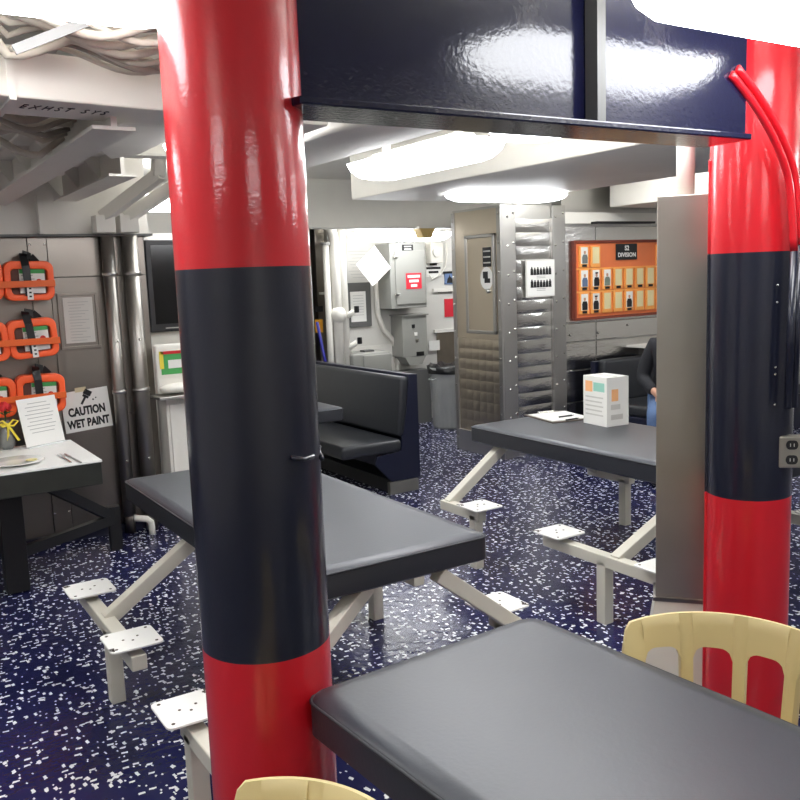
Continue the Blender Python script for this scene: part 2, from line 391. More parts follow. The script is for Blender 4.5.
# transverse deck beams
for k, (y, xa, xb, zb) in enumerate(((2.32, .95, 5.2, 2.3), (4.75, -3.1, 1.6, 2.34), (-.7, -3.1, 9.1, 2.3), (7.3, 2.8, 5.9, 2.12))):
    lab = ['white painted deck beam close behind the navy beam', 'white painted deck beam before the cream bulkhead', 'white painted deck beam over the middle of the mess room', 'white painted deck beam above the navy booth bench'][k]
    t = thing('deck_beam', lab, 'beam', (0, 0, 0))
    MB().b2((xa, y - .008, zb), (xb, y + .008, ZC - .002)).build('web', WHITE, t)
    MB().b2((xa, y - .06, zb - .012), (xb, y + .06, zb)).build('flange', GREYC, t)
# longitudinal girders on the left
for k, (x, ya, yb, zb) in enumerate(((.80, 2.98, 5.8, 2.17), (1.22, 4.45, 5.8, 2.2), (-.3, 3.1, 5.8, 2.25))):
    lab = ['white overhead girder with brackets beside the hanging cables', 'white overhead girder stepped down near the red and navy pillar', 'white overhead girder above the orange cases'][k]
    t = thing('overhead_girder', lab, 'girder', (0, 0, 0))
    MB().b2((x - .01, ya, zb), (x + .01, yb, ZC - .002)).build('web', CREAMP, t)
    MB().b2((x - .07, ya, zb - .012), (x + .07, yb, zb)).build('flange', CREAMP, t)
    MB().b2((x - .1, ya, zb + .14), (x - .01, yb, zb + .152)).build('flat_bar', CREAMP, t)
    for j in range(4):
        y = ya + (.95 if k == 0 else .4) + j * .5
        MB().prism([(0, 0), (-.16, .2), (-.16, .26), (0, .26)], lambda p: (x + p[0], y - .006, zb + p[1]), lambda p: (x + p[0], y + .006, zb + p[1])).build('bracket', CREAMP, t)
# ceiling boxes left
tag(MB().prism([(.95, 3.18), (1.24, 3.2), (1.24, 4.2), (1.15, 4.4), (1.02, 4.1), (.92, 3.9)], lambda p: (p[0], p[1], 2.26), lambda p: (p[0], p[1], ZC - .001)).build('duct_box', CREAMP, bevel=.01), 'cream overhead duct box with stepped side next to red pillar top', 'duct')

# exhaust duct with lettering
ex = thing('exhaust_duct', 'white painted exhaust duct with stencilled letters below the bright lamp', 'duct', (0, 0, 0))
MB().prism([(.47, 2.78), (1.55, 2.90), (1.55, 3.17), (.47, 3.05)], lambda p: (p[0], p[1], 2.2), lambda p: (p[0], p[1], 2.335)).build('duct_body', WHITE, ex, bevel=.006)
MB().prism([(.465, 2.78), (.465, 3.05), (-1.6, 2.42), (-1.6, 2.15)], lambda p: (p[0], p[1], 2.2), lambda p: (p[0], p[1], 2.335)).build('duct_elbow', WHITE, ex, bevel=.006)
MB().prism([(.455, 2.772), (.475, 2.774), (.475, 3.055), (.455, 3.052)], lambda p: (p[0], p[1], 2.192), lambda p: (p[0], p[1], 2.343)).build('joint_flange', WHITE, ex)
tx = text('lettering', 'EXHST SYS', .085, INK, ex, (.635, 2.915, 2.1985), (PI, 0, .11), width=.26, spacing=1.6)

# fluorescent fixtures
def fixture(label, c, L, wd_, rz, drop=.085, inset=.12, ztop=ZC, hs=.04):
    t = thing('fluorescent_light', label, 'light', (c[0], c[1], c[2]), rz, 'fluorescent ceiling lights')
    MB().box((0, 0, drop + hs / 2), (L - .3, wd_ * .35, hs)).build('housing', WHITE, t, bevel=.005)
    a, b = L / 2, wd_ / 2; hx, hy = a - inset, b - .07
    base = [(-a, -b), (a, -b), (a, b), (-a, b)]
    top = []
    def ring(sx, sy, z):
        q = min(sx, sy) * .35
        return [(-sx + q, -sy, z), (sx - q, -sy, z), (sx, -sy + q, z), (sx, sy - q, z), (sx - q, sy, z), (-sx + q, sy, z), (-sx, sy - q, z), (-sx, -sy + q, z)]
    rs = [ring(a, b, drop), ring(a - .02, b - .012, drop * .55), ring(a - inset * .55, b - .04, drop * .15), ring(hx, hy, 0)]
    m_ = MB(); vs = [p for r in rs for p in r]; fs = [[i * 8 + k, i * 8 + (k + 1) % 8, (i + 1) * 8 + (k + 1) % 8, (i + 1) * 8 + k] for i in range(3) for k in range(8)]
    fs += [list(range(8)), [24 + k for k in range(8)][::-1]]
    m_.add(vs, fs); m_.build('diffuser', LAMPM, t)
    for s in (-1, 1): MB().box((s * L * .3, 0, drop + hs + (ztop - c[2] - drop - hs) / 2), (.03, .03, max(.004, ztop - c[2] - drop - hs - .001))).build('hanger', WHITE, t)
    return t
fixture('bright fluorescent light above the stencilled exhaust duct', (.13, 2.09, 2.262), 1.35, .34, 0)
fixture('bright fluorescent light hanging before the navy beam, mirrored in its paint', (2.10, 1.43, 2.232), .92, .32, 0)
fixture('fluorescent light beside the rounded ventilation duct, farther from the navy beam', (2.42, 3.60, 2.15), 1.04, .30, PI / 2)
fixture('fluorescent light beside the rounded ventilation duct, close to the navy beam', (2.42, 2.44, 2.175), 1.06, .30, PI / 2)
fixture('fluorescent light in front of the stainless locker door', (4.27, 5.2, 2.172), 1.0, .30, -.05, drop=.05, ztop=2.235, hs=.008)
fixture('fluorescent light above the grey switchboard cabinet', (4.85, 7.62, 2.0), 1.15, .3, 0)
fixture('fluorescent light over the wall television', (2.12, 6.6, 2.2), .8, .3, 0)
fixture('added hidden fluorescent light beside the duct near the orange photo board', (5.45, 4.75, 2.34), 1.2, .3, PI / 2)  # added lamp hidden above the broad duct, brightens the next duct's side
for x, y, rz_, where in ((-1.4, .2, 0, 'left of the cream chairs'), (.9, -1.6, 0, 'behind the near padded table'), (3.6, -.2, 0, 'over the open floor before the pillars'), (5.55, 1.0, PI / 2, 'over the aisle by the outlet pillar'), (-1.4, 4.0, 0, 'above the orange cases'), (7.7, 3.0, PI / 2, 'over the far end of the settee'), (2.36, 5.72, 0, 'over the navy booth bench'), (6.6, 7.4, 0, 'behind the locker block'), (1.45, 3.75, PI / 2, 'above the seat plates behind the pillar')):
    fixture('added unseen fluorescent light on the ceiling ' + where, (x, y, 2.2), (.8 if 2 < x < 3 else .7 if x == 1.45 else 1.2), .3, rz_)

# navy beam between the pillars
nb = thing('navy_beam', 'glossy navy painted steel girder spanning between the two striped pillars', 'girder', (0, 0, 0))
MB().b2((.88, 1.765, 2.03), (2.395, 1.785, ZC - .002)).build('web', BEAMN, nb)
MB().prism([(.842, 1.69), (2.325, 1.69), (2.325, 1.865), (.90, 1.865), (.90, 1.80), (.83, 1.73)], lambda p: (p[0], p[1], 2.012), lambda p: (p[0], p[1], 2.03)).build('flange', BEAMN, nb, bevel=.004)
MB().bar(Vector((1.735, 1.74, 2.035)), Vector((1.735, 1.74, ZC - .01)), .045, .03, (1, 0, 0)).build('stiffener', GREYD, nb)

# pillars
PR = .149
def pillar(label, x, y, r, z1, z2):
    t = thing('striped_pillar', label, 'pillar', (x, y, 0), 0, 'striped steel pillars')
    for nm, m_, a, b in (('lower_band', RED, 0, z1), ('middle_band', NAVY, z1, z2), ('upper_band', RED, z2, ZC)):
        sharp(MB().lathe([(r, a), (r, b)], n=64).build(nm, m_, t))
    return t
p1 = pillar('red and navy striped steel pillar between the padded tables, free of conduits', .755, 1.845, PR, .815, 1.68)
p2 = pillar('red and navy striped steel pillar with electrical outlet and curved red conduits', 2.705, 1.955, .146, .825, 1.685)
for (a, b, m_) in ((0, .815, RED), (.815, 1.68, NAVY), (1.68, 2.012, RED)):
    MB().tube([(.146, -.020, a), (.146, -.020, b)], .010, 10).build('conduit', m_, p1, smooth=True)
MB().tube([(.12, -.1, 1.245), (.15, -.02, 1.25), (.165, .03, 1.25), (.19, .05, 1.24)], .006, 8).build('wire_stub', NAVY, p1, smooth=True)
MB().tube([(.02, -.152, 1.27), (.05, -.155, 1.262), (.08, -.14, 1.262)], .005, 8).build('wire_stub', NAVY, p1, smooth=True)
for (a, b, m_) in ((0, .825, RED), (.825, 1.685, NAVY), (1.685, 2.01, RED)):
    MB().box((-.100, .088, (a + b) / 2), (.032, .036, b - a), .6).build('edge_strip', m_, p2, bevel=.004)
# curved conduits at the top of the right pillar: go from the beam down the right side
for k, off in enumerate((0, .035)):
    pth = [PV(px_ + k * 6, py_ - k * 6, 1.76) - Vector((2.705, 1.955, 0)) for px_, py_ in ((731, 74), (747, 94), (761, 115), (773, 136), (782, 157), (788, 175), (791, 194), (794, 251))]
    fine = []
    for i in range(len(pth) - 1):
        for s in range(5):
            fine.append(Vector(pth[i]).lerp(Vector(pth[i + 1]), s / 5))
    fine.append(Vector(pth[-1]))
    for _ in range(6): fine = [fine[0]] + [(fine[i - 1] + fine[i] * 2 + fine[i + 1]) / 4 for i in range(1, len(fine) - 1)] + [fine[-1]]
    MB().tube(fine, .0125, 10).build('conduit', RED, p2, smooth=True)
    e = fine[-1]
    MB().tube([e, (e.x - .012, e.y, 1.16)], .0125, 10).build('conduit', NAVY, p2, smooth=True)
for z, m_ in ((1.93, RED), (1.47, NAVY), (1.30, NAVY)): MB().box((.118, -.165, z), (.075, .035, .02)).build('conduit_clip', m_, p2, bevel=.003)
oc = PV(790, 451, 1.80) - Vector((2.705, 1.955, 0))
ob = MB().box((0, 0, 0), (.085, .045, .112)).build('outlet_box', PANELM, p2, bevel=.006)
ob.location = oc; ob.rotation_euler = (0, 0, -.72)
for dz in (-.026, .026):
    MB().prism([(.02 * math.cos(a), min(.016, max(-.016, .02 * math.sin(a)))) for a in [2 * PI * k / 16 for k in range(16)]], lambda p: (p[0], -.022, dz + p[1]), lambda p: (p[0], -.026, dz + p[1])).build('socket', BLACK, ob)
    for dx in (-.006, .006): MB().box((dx, -.0265, dz), (.0025, .002, .011)).build('socket_slot', PAPER2, ob)
for px, py in ((734, 288), (734, 305), (730, 370), (732, 377), (731, 408)):
    bolt(p2, (-.055, -.137, 1.65 + (265 - py) / 870 * 2.95), (PI / 2, 0, -.4), .5)

# stainless guard box around white riser pipe beside the right pillar
gc = Vector((2.737, 2.276, 0)); gang = math.atan2(-.16, .14)
gp = thing('riser_guard', 'tall stainless sheet guard around a white riser pipe beside striped pillar', 'pipe guard', gc, gang)
MB().box((0, 0, (1.91 + .33) / 2), (.205, .15, 1.91 - .33)).build('sheet', PANELM, gp, bevel=.003)
MB().prism([(-1, -1), (1, -1), (1, 1), (-1, 1)], lambda p: (p[0] * .155, p[1] * .13, 0), lambda p: (p[0] * .105, p[1] * .08, .33)).build('base_skirt', FRAMEP, gp, bevel=.004)
MB().b2((-.112, -.087, .325), (.112, .087, .34)).build('collar', STEELD, gp)
MB().tube([(.0, 0, 1.9), (.0, 0, ZC)], .034, 16).build('riser_pipe', WHITE, gp, smooth=True)
for x, z in ((.09, 1.87), (.085, 1.2), (.09, .75)): bolt(gp, (x, -.075, z), (PI / 2, 0, 0), .7)

# ------------------------------------------------------------------ padded mess tables
def rrect(hx, hy, r, n=5):
    pts = []
    for cx, cy, a0 in ((hx - r, hy - r, 0), (-hx + r, hy - r, PI / 2), (-hx + r, -hy + r, PI), (hx - r, -hy + r, 1.5 * PI)):
        for k in range(n + 1):
            a = a0 + PI / 2 * k / n; pts.append((cx + r * math.cos(a), cy + r * math.sin(a)))
    return pts
def pad(parent, hx, hy, zt, th, r=.035, sag=.0):
    prof = [(-.02, 0), (0, .012), (0, th - .022), (-.005, th - .009), (-.016, th - .001), (-.05, th + .003), (-.056, th + .003)]
    m_ = MB(); n = None; rings = []
    for off, z in prof: rings.append([(x, y, zt - th + z) for x, y in rrect(hx + off, hy + off, max(.012, r + off * .5))])
    n = len(rings[0]); vs = [p for g in rings for p in g]
    fs = [[i * n + k, i * n + (k + 1) % n, (i + 1) * n + (k + 1) % n, (i + 1) * n + k] for i in range(len(rings) - 1) for k in range(n)]
    fs += [list(range(n))[::-1], [(len(rings) - 1) * n + k for k in range(n)]]
    m_.add(vs, fs); o = m_.build('pad', VINYL, parent); sharp(o, 50); o.data.materials.append(PADSIDE_SHADED)
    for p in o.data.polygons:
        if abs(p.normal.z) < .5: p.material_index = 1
    lp = [(x, y, zt - .013) for x, y in rrect(hx - .001, hy - .001, r)]; lp.append(lp[0])
    MB().tube(lp, .0042, 6).build('seam_piping', VSEAM, o, smooth=True)
    return o
def plate(parent, x, y, z, rz=0):
    o = MB().prism(rrect(.095, .095, .02, 3), lambda p: (x + p[0], y + p[1], z - .008), lambda p: (x + p[0], y + p[1], z)).build('seat_plate', PLATEP, parent, bevel=.002)
    for sx in (-1, 1):
        for sy in (-1, 1):
            MB().lathe([(.006, 0), (.006, .0012)], (x + sx * .072, y + sy * .072, z), 8).build('bolt_hole', RUST, o)
    k = rnd.randint(0, 3); sx, sy = ((-1, -1), (1, -1), (1, 1), (-1, 1))[k]
    m_ = MB()
    for _ in range(4): m_.box((x + sx * (.07 + rnd.random() * .02), y + sy * (.055 + rnd.random() * .03), z + .0006), (.018, .007, .0012), rnd.random() * 3)
    m_.build('rust_patch', RUST, o)
    m2 = MB()
    for dx, dy in ((-.03, 0), (.025, .012), (0, -.02)): m2.lathe([(.005, 0), (.005, .0012)], (x + dx, y + dy, z), 8)
    m2.build('bolt_hole', RUST, o)
    return o
SX, ZP = .645, .371          # seat line offset, plate height
def mess_table(label, loc, rz, hx, hy, sx, off, zt=.722, top=(.05, .05), straight=False, topd=(.05, .05), joint=(.92, .92)):
    t = thing('padded_mess_table', label, 'table', loc, rz, 'padded mess tables')
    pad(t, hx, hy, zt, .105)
    MB().box((0, 0, zt - .115), (hx * 1.5, hy * 1.8, .02)).build('under_board', BLACK, t)
    MB().bar((0, -hy * .82, zt - .15), (0, hy * .82, zt - .15), .06, .05).build('centre_rail', FRAMEP, t, bevel=.003)
    T = .056
    for s in (-1, 1):
        x = s * sx[s > 0]; o_ = off[s > 0]; zb = ZP - .035 - T / 2
        MB().bar((x, o_ - .07, zb), (x, o_ + .78, zb), T, T).build('seat_bar', FRAMEP, t, bevel=.004)
        MB().bar((x, o_ + .33, 0), (x, o_ + .33, zb), T, T, (1, 0, 0)).build('post', FRAMEP, t, bevel=.004)
        MB().bar((x, o_ + .40, zb + .01), (s * topd[s > 0], o_ + .40, zt - .115), T, T).build('strut', FRAMEP, t, bevel=.004)
        MB().bar((x, o_ - .97, zb), (x, o_ - .60, zb), T, T).build('seat_bar', FRAMEP, t, bevel=.004)
        MB().bar((x, o_ - .66, 0), (x, o_ - .66, zb), T, T, (1, 0, 0)).build('post', FRAMEP, t, bevel=.004)
        jn = joint[s > 0]
        MB().bar((x, o_ - jn, zb + .01), (s * top[s > 0], o_ - jn if straight or jn < .9 else max(o_ - .70, -hy + .1), zt - .115), T, T).build('strut', FRAMEP, t, bevel=.004)
        for y in (.68, 0.02, -.62):
            MB().box((x, o_ + y, ZP - .022), (T, T, .03)).build('riser', FRAMEP, t)
            plate(t, x, o_ + y, ZP)
    return t
mess_table('long charcoal padded table with six seat plates standing right behind the striped pillar', (1.455, 3.325, 0), 0, .41, .915, (.705, .565), (-.225, -.13), top=(.05, .2), topd=(.28, .05), joint=(.92, .75))
mess_table('charcoal padded table carrying a clipboard and a white cardboard box', (3.55, 3.36, 0), PI, .385, .91, (.56, .695), (.14, .21), top=(.2, .28), straight=True)
# near table, no seat plates shown: plain pedestal frame
t1 = thing('padded_table', 'large charcoal padded table between the two cream plastic chairs', 'table', (1.195, .785, 0), .06, 'padded mess tables')
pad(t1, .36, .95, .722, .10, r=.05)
MB().box((0, 0, .61), (.5, 1.6, .02)).build('under_board', BLACK, t1)
for y in (-.6, .6):
    MB().box((0, y, .3), (.08, .08, .6)).build('pedestal', FRAMEP, t1, bevel=.004)
    MB().box((0, y, .02), (.5, .08, .04)).build('foot', FRAMEP, t1, bevel=.004)

# ------------------------------------------------------------------ cream plastic chairs (back towards local +x)
def chair(label, loc, rz, half=86):
    t = thing('plastic_chair', label, 'chair', loc, rz, 'cream moulded plastic chairs')
    A = math.radians(half); R0 = .27; zt_, zr, zl = .776, .690, .43
    nopen = 6; post = .03
    def ztop(a): return zt_ - .02 * (abs(a) / A) ** 3 - (.06 * max(0, (abs(a) / A - .93) / .07) ** 2)
    # (angle, z_low) samples
    sm = []
    tot = 2 * A * R0; wopen = (tot - post * (nopen + 1) - .05) / nopen
    s = 0; s += .025
    sm.append((0, zl))
    for k in range(nopen):
        sm.append((s + post, zl)); x0 = s + post; x1 = x0 + wopen; rr = .03
        for i in range(13):
            q = i / 12; x = x0 + q * wopen
            e = min(x - x0, x1 - x); arch = zr if e >= rr else zr - rr + math.sqrt(max(0, rr * rr - (rr - e) ** 2))
            sm.append((x + (1e-4 if i == 0 else (-1e-4 if i == 12 else 0)), arch - .0))
        sm.append((x1, zl)); s = x1
    sm.append((tot, zl))
    # refine
    fin = []
    for i in range(len(sm) - 1):
        n_ = max(1, int((sm[i + 1][0] - sm[i][0]) / .012))
        for j in range(n_): q = j / n_; fin.append((sm[i][0] + q * (sm[i + 1][0] - sm[i][0]), sm[i][1] + q * (sm[i + 1][1] - sm[i][1])))
    fin.append(sm[-1])
    def P(sv, z, off):
        a = -A + sv / R0; lean = .035 * ((z - .42) / .34) ** 1.5
        r = R0 + off + lean
        return (r * math.cos(a) * .98, r * math.sin(a), z)
    nz = 6; vs = []; fs = []; N_ = len(fin); th = .011
    for side in (-1, 1):
        for sv, zlw in fin:
            zt2 = ztop(-A + sv / R0)
            for j in range(nz + 1):
                z = zlw + (zt2 - zlw) * j / nz
                o_ = side * th * (1 if j < nz else .35)
                vs.append(P(sv, z, o_))
    W = nz + 1; K = N_ * W
    for i in range(N_ - 1):
        for j in range(nz):
            a = i * W + j
            fs.append([a, a + W, a + W + 1, a + 1]); fs.append([K + a, K + a + 1, K + a + W + 1, K + a + W])
        fs.append([i * W + nz, (i + 1) * W + nz, K + (i + 1) * W + nz, K + i * W + nz])
        fs.append([i * W, K + i * W, K + (i + 1) * W, (i + 1) * W])
    for i in (0, N_ - 1):
        for j in range(nz): fs.append([i * W + j, i * W + j + 1, K + i * W + j + 1, K + i * W + j])
    bo = MB().add(vs, fs).build('backrest', CREAM, t); sharp(bo, 50)
    # seat: round front dish
    sp = []
    for k in range(40):
        a = 2 * PI * k / 40; c_, s_ = math.cos(a), math.sin(a)
        sp.append((.272 * c_ if c_ > 0 else .25 * c_, .272 * s_))
    MB().prism(sp, lambda p: (p[0] * .94, p[1] * .94, .40), lambda p: (p[0], p[1], .44)).build('seat', CREAM, t, bevel=.012, seg=3)
    for sx in (-1, 1):
        for sy in (-1, 1):
            MB().tube([(sx * .17, sy * .17, .405), (sx * .235, sy * .235, 0.0)], [.017, .013], 10).build('leg', STEELB, t, smooth=True)
    return t
chair('cream plastic chair tucked in beside the pillar with electrical outlet', (1.54, 1.185, 0), 0.0)
chair('cream plastic chair with its back towards the padded table, below the pillar without outlet', (.365, 1.13, 0), -.22, 79)

# ------------------------------------------------------------------ booth bench, booth table
bn = thing('booth_bench', 'navy booth bench with black vinyl seat and tall back', 'bench', (0, 0, 0))
y0, y1 = 5.53, 7.6
endp = [(3.62, .10), (3.62, .905), (3.545, .91), (3.51, .62), (3.45, .33), (3.24, .31), (3.22, .25), (3.36, .10)]
MB().prism(endp, lambda p: (p[0], y0, p[1]), lambda p: (p[0], y0 + .03, p[1])).build('end_panel', BNAVY, bn, bevel=.003)
MB().prism(endp, lambda p: (p[0], y1, p[1]), lambda p: (p[0], y1 + .03, p[1])).build('end_panel', BNAVY, bn)
MB().b2((3.555, y0 + .03, .1), (3.61, y1, .905)).build('back_panel', BNAVY, bn)
MB().b2((3.38, y0 + .04, .0), (3.58, y1 - .05, .1)).build('kick_base', BLACK, bn)
MB().b2((3.34, y0 - .004, .0), (3.60, y0 + .04, .095)).build('kick_plate', KICK, bn, bevel=.003)
def cushion(parent, c, d, mtx=None, name='cushion', m=BVINYL, b=.03):
    return MB().box(c, d, mtx=mtx).build(name, m, parent, bevel=b, seg=4)
cushion(bn, (3.19, (y0 + y1) / 2 - .02, .375), (.52, y1 - y0, .10), name='seat_cushion')
cushion(bn, (3.50, (y0 + y1) / 2, .66), (.09, y1 - y0 - .02, .46), Matrix.Rotation(.10, 3, 'Y'), name='back_cushion')
MB().b2((3.25, y0 + .03, .24), (3.5, y1, .33)).build('seat_support', BNAVY, bn)
bt = thing('booth_table', 'small charcoal padded booth table in front of the navy bench', 'table', (2.77, 6.08, 0))
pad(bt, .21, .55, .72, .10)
MB().box((0, 0, .31), (.09, .09, .60)).build('pedestal', FRAMEP, bt, bevel=.004)
MB().box((0, 0, .015), (.3, .4, .03)).build('foot', FRAMEP, bt, bevel=.004)

# ------------------------------------------------------------------ remembrance table by the left bulkhead
tb = thing('remembrance_table', 'white topped table with dark apron and black trestle by stainless bulkhead', 'table', (.18, 5.2, 0))
MB().box((0, 0, .716), (1.80, .80, .012)).build('table_top', TABLEW, tb, bevel=.002)
MB().box((0, 0, .648), (1.79, .79, .122)).build('apron', DARKAP, tb, bevel=.004)
for s in (-1, 1):
    MB().box((s * .45, -.12, .30), (.12, .12, .585)).build('leg', BLACK, tb, bevel=.003)
    MB().bar((s * .60, .05, .585), (s * 1.08, .30, .22), .05, .06).build('brace', BLACK, tb)
    MB().bar((s * .45, -.06, .19), (s * 1.12, .32, .20), .045, .06).build('lower_rail', BLACK, tb)
    MB().box((s * 1.10, .31, .14), (.07, .06, .28)).build('bracket', BLACK, tb)
TT = .7225
# place setting
pl = PZ(30, 465, TT); pl = Vector((.68, 5.02, TT))
tag(MB().lathe([(.06, 0), (.075, .003), (.145, .016), (.142, .019), (.075, .007), (.0, .006)], pl, 36).build('dinner_plate', CHINA, smooth=True), 'round white dinner plate on the white table', 'plate')
lem = tag(MB().lathe([(.0, 0), (.03, .001), (.03, .006), (.0, .007)], pl + Vector((.075, -.015, .012)), 16).build('lemon_slice', mat('lemon', (226, 214, 150), .5)), 'pale yellow lemon slice lying on the white plate', 'lemon slice')
for k, (px, py, qx, qy) in enumerate(((59, 455, 71, 463), (64, 454, 81, 463))):
    a, b = PZ(px, py, TT), PZ(qx, qy, TT)
    t = thing(('fork', 'knife')[k], ('steel fork lying beside the white dinner plate', 'steel knife lying beside the fork on the white table')[k], ('fork', 'knife')[k], a)
    d = b - a; d.z = 0; L_ = d.length; t.rotation_euler = (0, 0, math.atan2(d.y, d.x))
    MB().bar((L_ * .35, 0, .003), (L_, 0, .003), .012, .005).build('handle', SILVER, t, bevel=.002)
    if k == 0:
        MB().bar((L_ * .15, 0, .004), (L_ * .36, 0, .004), .022, .004).build('head', SILVER, t)
        for j in (-1.5, -.5, .5, 1.5): MB().bar((0, j * .0055, .005), (L_ * .16, j * .0055, .004), .003, .003).build('tine', SILVER, t)
    else: MB().prism([(0, 0), (L_ * .1, -.009), (L_ * .36, -.009), (L_ * .36, .009), (.02, .006)], lambda p: (p[0], p[1], .001), lambda p: (p[0], p[1], .004)).build('blade', SILVER, t)
# standing card
c0 = PZ(27, 449, TT); c1 = PZ(65, 441, TT)
cdn = thing('standing_card', 'white printed card in a clear stand on the white table', 'card', (c0 + c1) / 2, math.atan2((c1 - c0).y, (c1 - c0).x))
Wc = (c1 - c0).length
tilt = Matrix.Rotation(-.22, 3, 'X')
MB().box(tilt @ Vector((0, 0, .145)) + Vector((0, 0, .006)), (Wc, .004, .285), mtx=tilt).build('sheet', PAPER, cdn)
for j in range(9):
    L_ = Wc * (.5 if j < 1 else .74 - .08 * (j % 3)); MB().box(tilt @ Vector((0, -.003, .255 - j * .022)) + Vector((0, 0, .006)), (L_, .001, .004), mtx=tilt).build('print_line', INKG, cdn)
MB().box((0, .02, .004), (Wc, .09, .008)).build('stand_foot', mat('clear_acrylic', (220, 222, 222), .15), cdn)
# vase with rose and yellow ribbon
vb = PZ(8, 449, TT)
vs_ = thing('bud_vase', 'small grey glass vase holding a red rose with yellow ribbon', 'vase', vb)
MB().lathe([(.028, 0), (.043, .02), (.046, .05), (.036, .09), (.022, .12), (.02, .15), (.026, .17), (.02, .168), (.0, .12)], (0, 0, 0), 20).build('glass', GLASSV, vs_, smooth=True)
MB().tube([(0, 0, .1), (.003, 0, .2), (0, .004, .245)], .004, 6).build('stem', LEAF, vs_)
rs = MB()
for k in range(9):
    a = k * 2.4; rr = .006 + .0028 * k
    rs.sphere((rr * math.cos(a), rr * math.sin(a), .262 - .002 * k), (.018, .018, .022), 8, 6)
rs.build('rose', ROSE, vs_, smooth=True)
for k in range(5):
    a = k * 1.3; MB().add([(0, 0, .2), (.03 * math.cos(a) - .012 * math.sin(a), .03 * math.sin(a) + .012 * math.cos(a), .225), (.055 * math.cos(a), .055 * math.sin(a), .215), (.03 * math.cos(a) + .012 * math.sin(a), .03 * math.sin(a) - .012 * math.cos(a), .222)], [[0, 1, 2, 3]]).build('leaf', LEAF, vs_)
rb = MB().lathe([(.025, .135), (.027, .14), (.027, .152), (.025, .157)], (0, 0, 0), 16).build('ribbon', YELLOW, vs_)
for s in (-1, 1):
    MB().tube([(.01, -.03, .145), (.01 + s * .03, -.035, .175), (.01 + s * .055, -.035, .165), (.01 + s * .03, -.035, .14), (.01, -.03, .145)], .006, 6).build('bow_loop', YELLOW, rb)
    MB().bar((.01, -.034, .145), (.01 + s * .03 + .02, -.04, .05), .003, .013).build('ribbon_tail', YELLOW, rb)

# ------------------------------------------------------------------ orange breathing-device cases on the left bulkhead
def ring_prism(w_, h_, wi, hi, dz, y0, y1):
    o_ = rrect(w_ / 2, h_ / 2, .05, 5); i_ = rrect(wi / 2, hi / 2, .025, 5); n = len(o_)
    vs = [(x, y0, z) for x, z in o_] + [(x, y0, z + dz) for x, z in i_] + [(x, y1, z) for x, z in o_] + [(x, y1, z + dz) for x, z in i_]
    fs = []
    for k in range(n):
        j = (k + 1) % n
        fs += [[k, j, n + j, n + k], [2 * n + k, 3 * n + k, 3 * n + j, 2 * n + j], [k, 2 * n + k, 2 * n + j, j], [n + k, n + j, 3 * n + j, 3 * n + k]]
    return MB().add(vs, fs)
cw, ch = .285, .24
def case_proto():
    t = thing('breathing_device_case', 'x', 'case', (0, 0, 0))
    ring_prism(cw, ch, cw - .075, ch - .085, -.005, -.13, -.02).build('shell', ORANGE, t, bevel=.008, seg=3)
    MB().b2((-.10, -.10, -.08), (.10, -.03, .075)).build('inner_pack', mat('dark_pack', (96, 62, 52), .6), t)
    lb = MB().b2((-.055, -.118, -.075), (.09, -.10, .07)).build('label', PAPER, t)
    MB().b2((-.055, -.1195, .045), (.09, -.118, .07)).build('green_stripe', GREEN, lb)
    MB().lathe([(.017, 0), (.017, .003)], n=14).build('red_seal', ROSE, lb).matrix_local = Matrix.Translation((.055, -.118, -.005)) @ Matrix.Rotation(PI / 2, 4, 'X')
    for j in range(4): MB().b2((-.045, -.1195, .03 - j * .022), (.02 + .01 * (j % 2), -.118, .036 - j * .022)).build('print_line', INKG, lb)
    sp = MB(); path = [(-.01, -.142, -.09), (-.015, -.145, 0), (-.02, -.145, .09), (-.025, -.12, .145), (-.02, -.08, .165), (.03, -.04, .15), (.07, -.012, .11)]
    for i in range(len(path) - 1): sp.bar(path[i], path[i + 1], .045, .006, (0, -1, .3))
    s = sp.build('strap', BLACK, t)
    MB().b2((-.022, -.152, -.115), (.012, -.146, -.0)).build('tag', PAPER, s)
    for j in range(4): MB().b2((-.012, -.1535, -.10 + j * .024), (.002, -.152, -.09 + j * .024)).build('tag_mark', INK, s)
    return t
cp = case_proto(); first = True
rown = ['top', 'middle', 'bottom']
rowpx = [((28, 281), (-24, 281)), ((32, 338), (-18, 343)), ((40, 393), (-10, 398))]
for r_, pr_ in enumerate(rowpx):
    for k, (px, py) in enumerate(pr_):
        P_ = PV(px, py, WL - .08)
        o = cp if first else dup(cp); first = False
        o.location = (P_.x, WL - .012, P_.z); o.rotation_euler = (0, (.02, -.05, .03)[r_], 0)
        o['label'] = f'orange breathing device case in the {rown[r_]} row, ' + ('next to the stainless seam strip' if k == 0 else 'farther from the seam strip')
        o['group'] = 'orange cases on the stainless bulkhead'
    a = PV((55, 60, 66)[r_], (286, 342, 395)[r_], WL - .16); z = PV(28, (284, 342, 398)[r_], WL - .16).z - .0
    rl = thing('case_rack', f'orange metal rail holding the {rown[r_]} row of orange cases', 'rail', (0, 0, 0), 0, 'orange case rails')
    MB().b2((-.3, WL - .178, z - .02), (a.x, WL - .172, z + .02)).build('rail', ORRAIL, rl, bevel=.002)
    for x in (-.3, a.x):
        if r_ >= 0: MB().b2((x - .005, WL - .172, z - .018), (x + .0, WL, z + .018)).build('rail_arm', ORRAIL, rl)

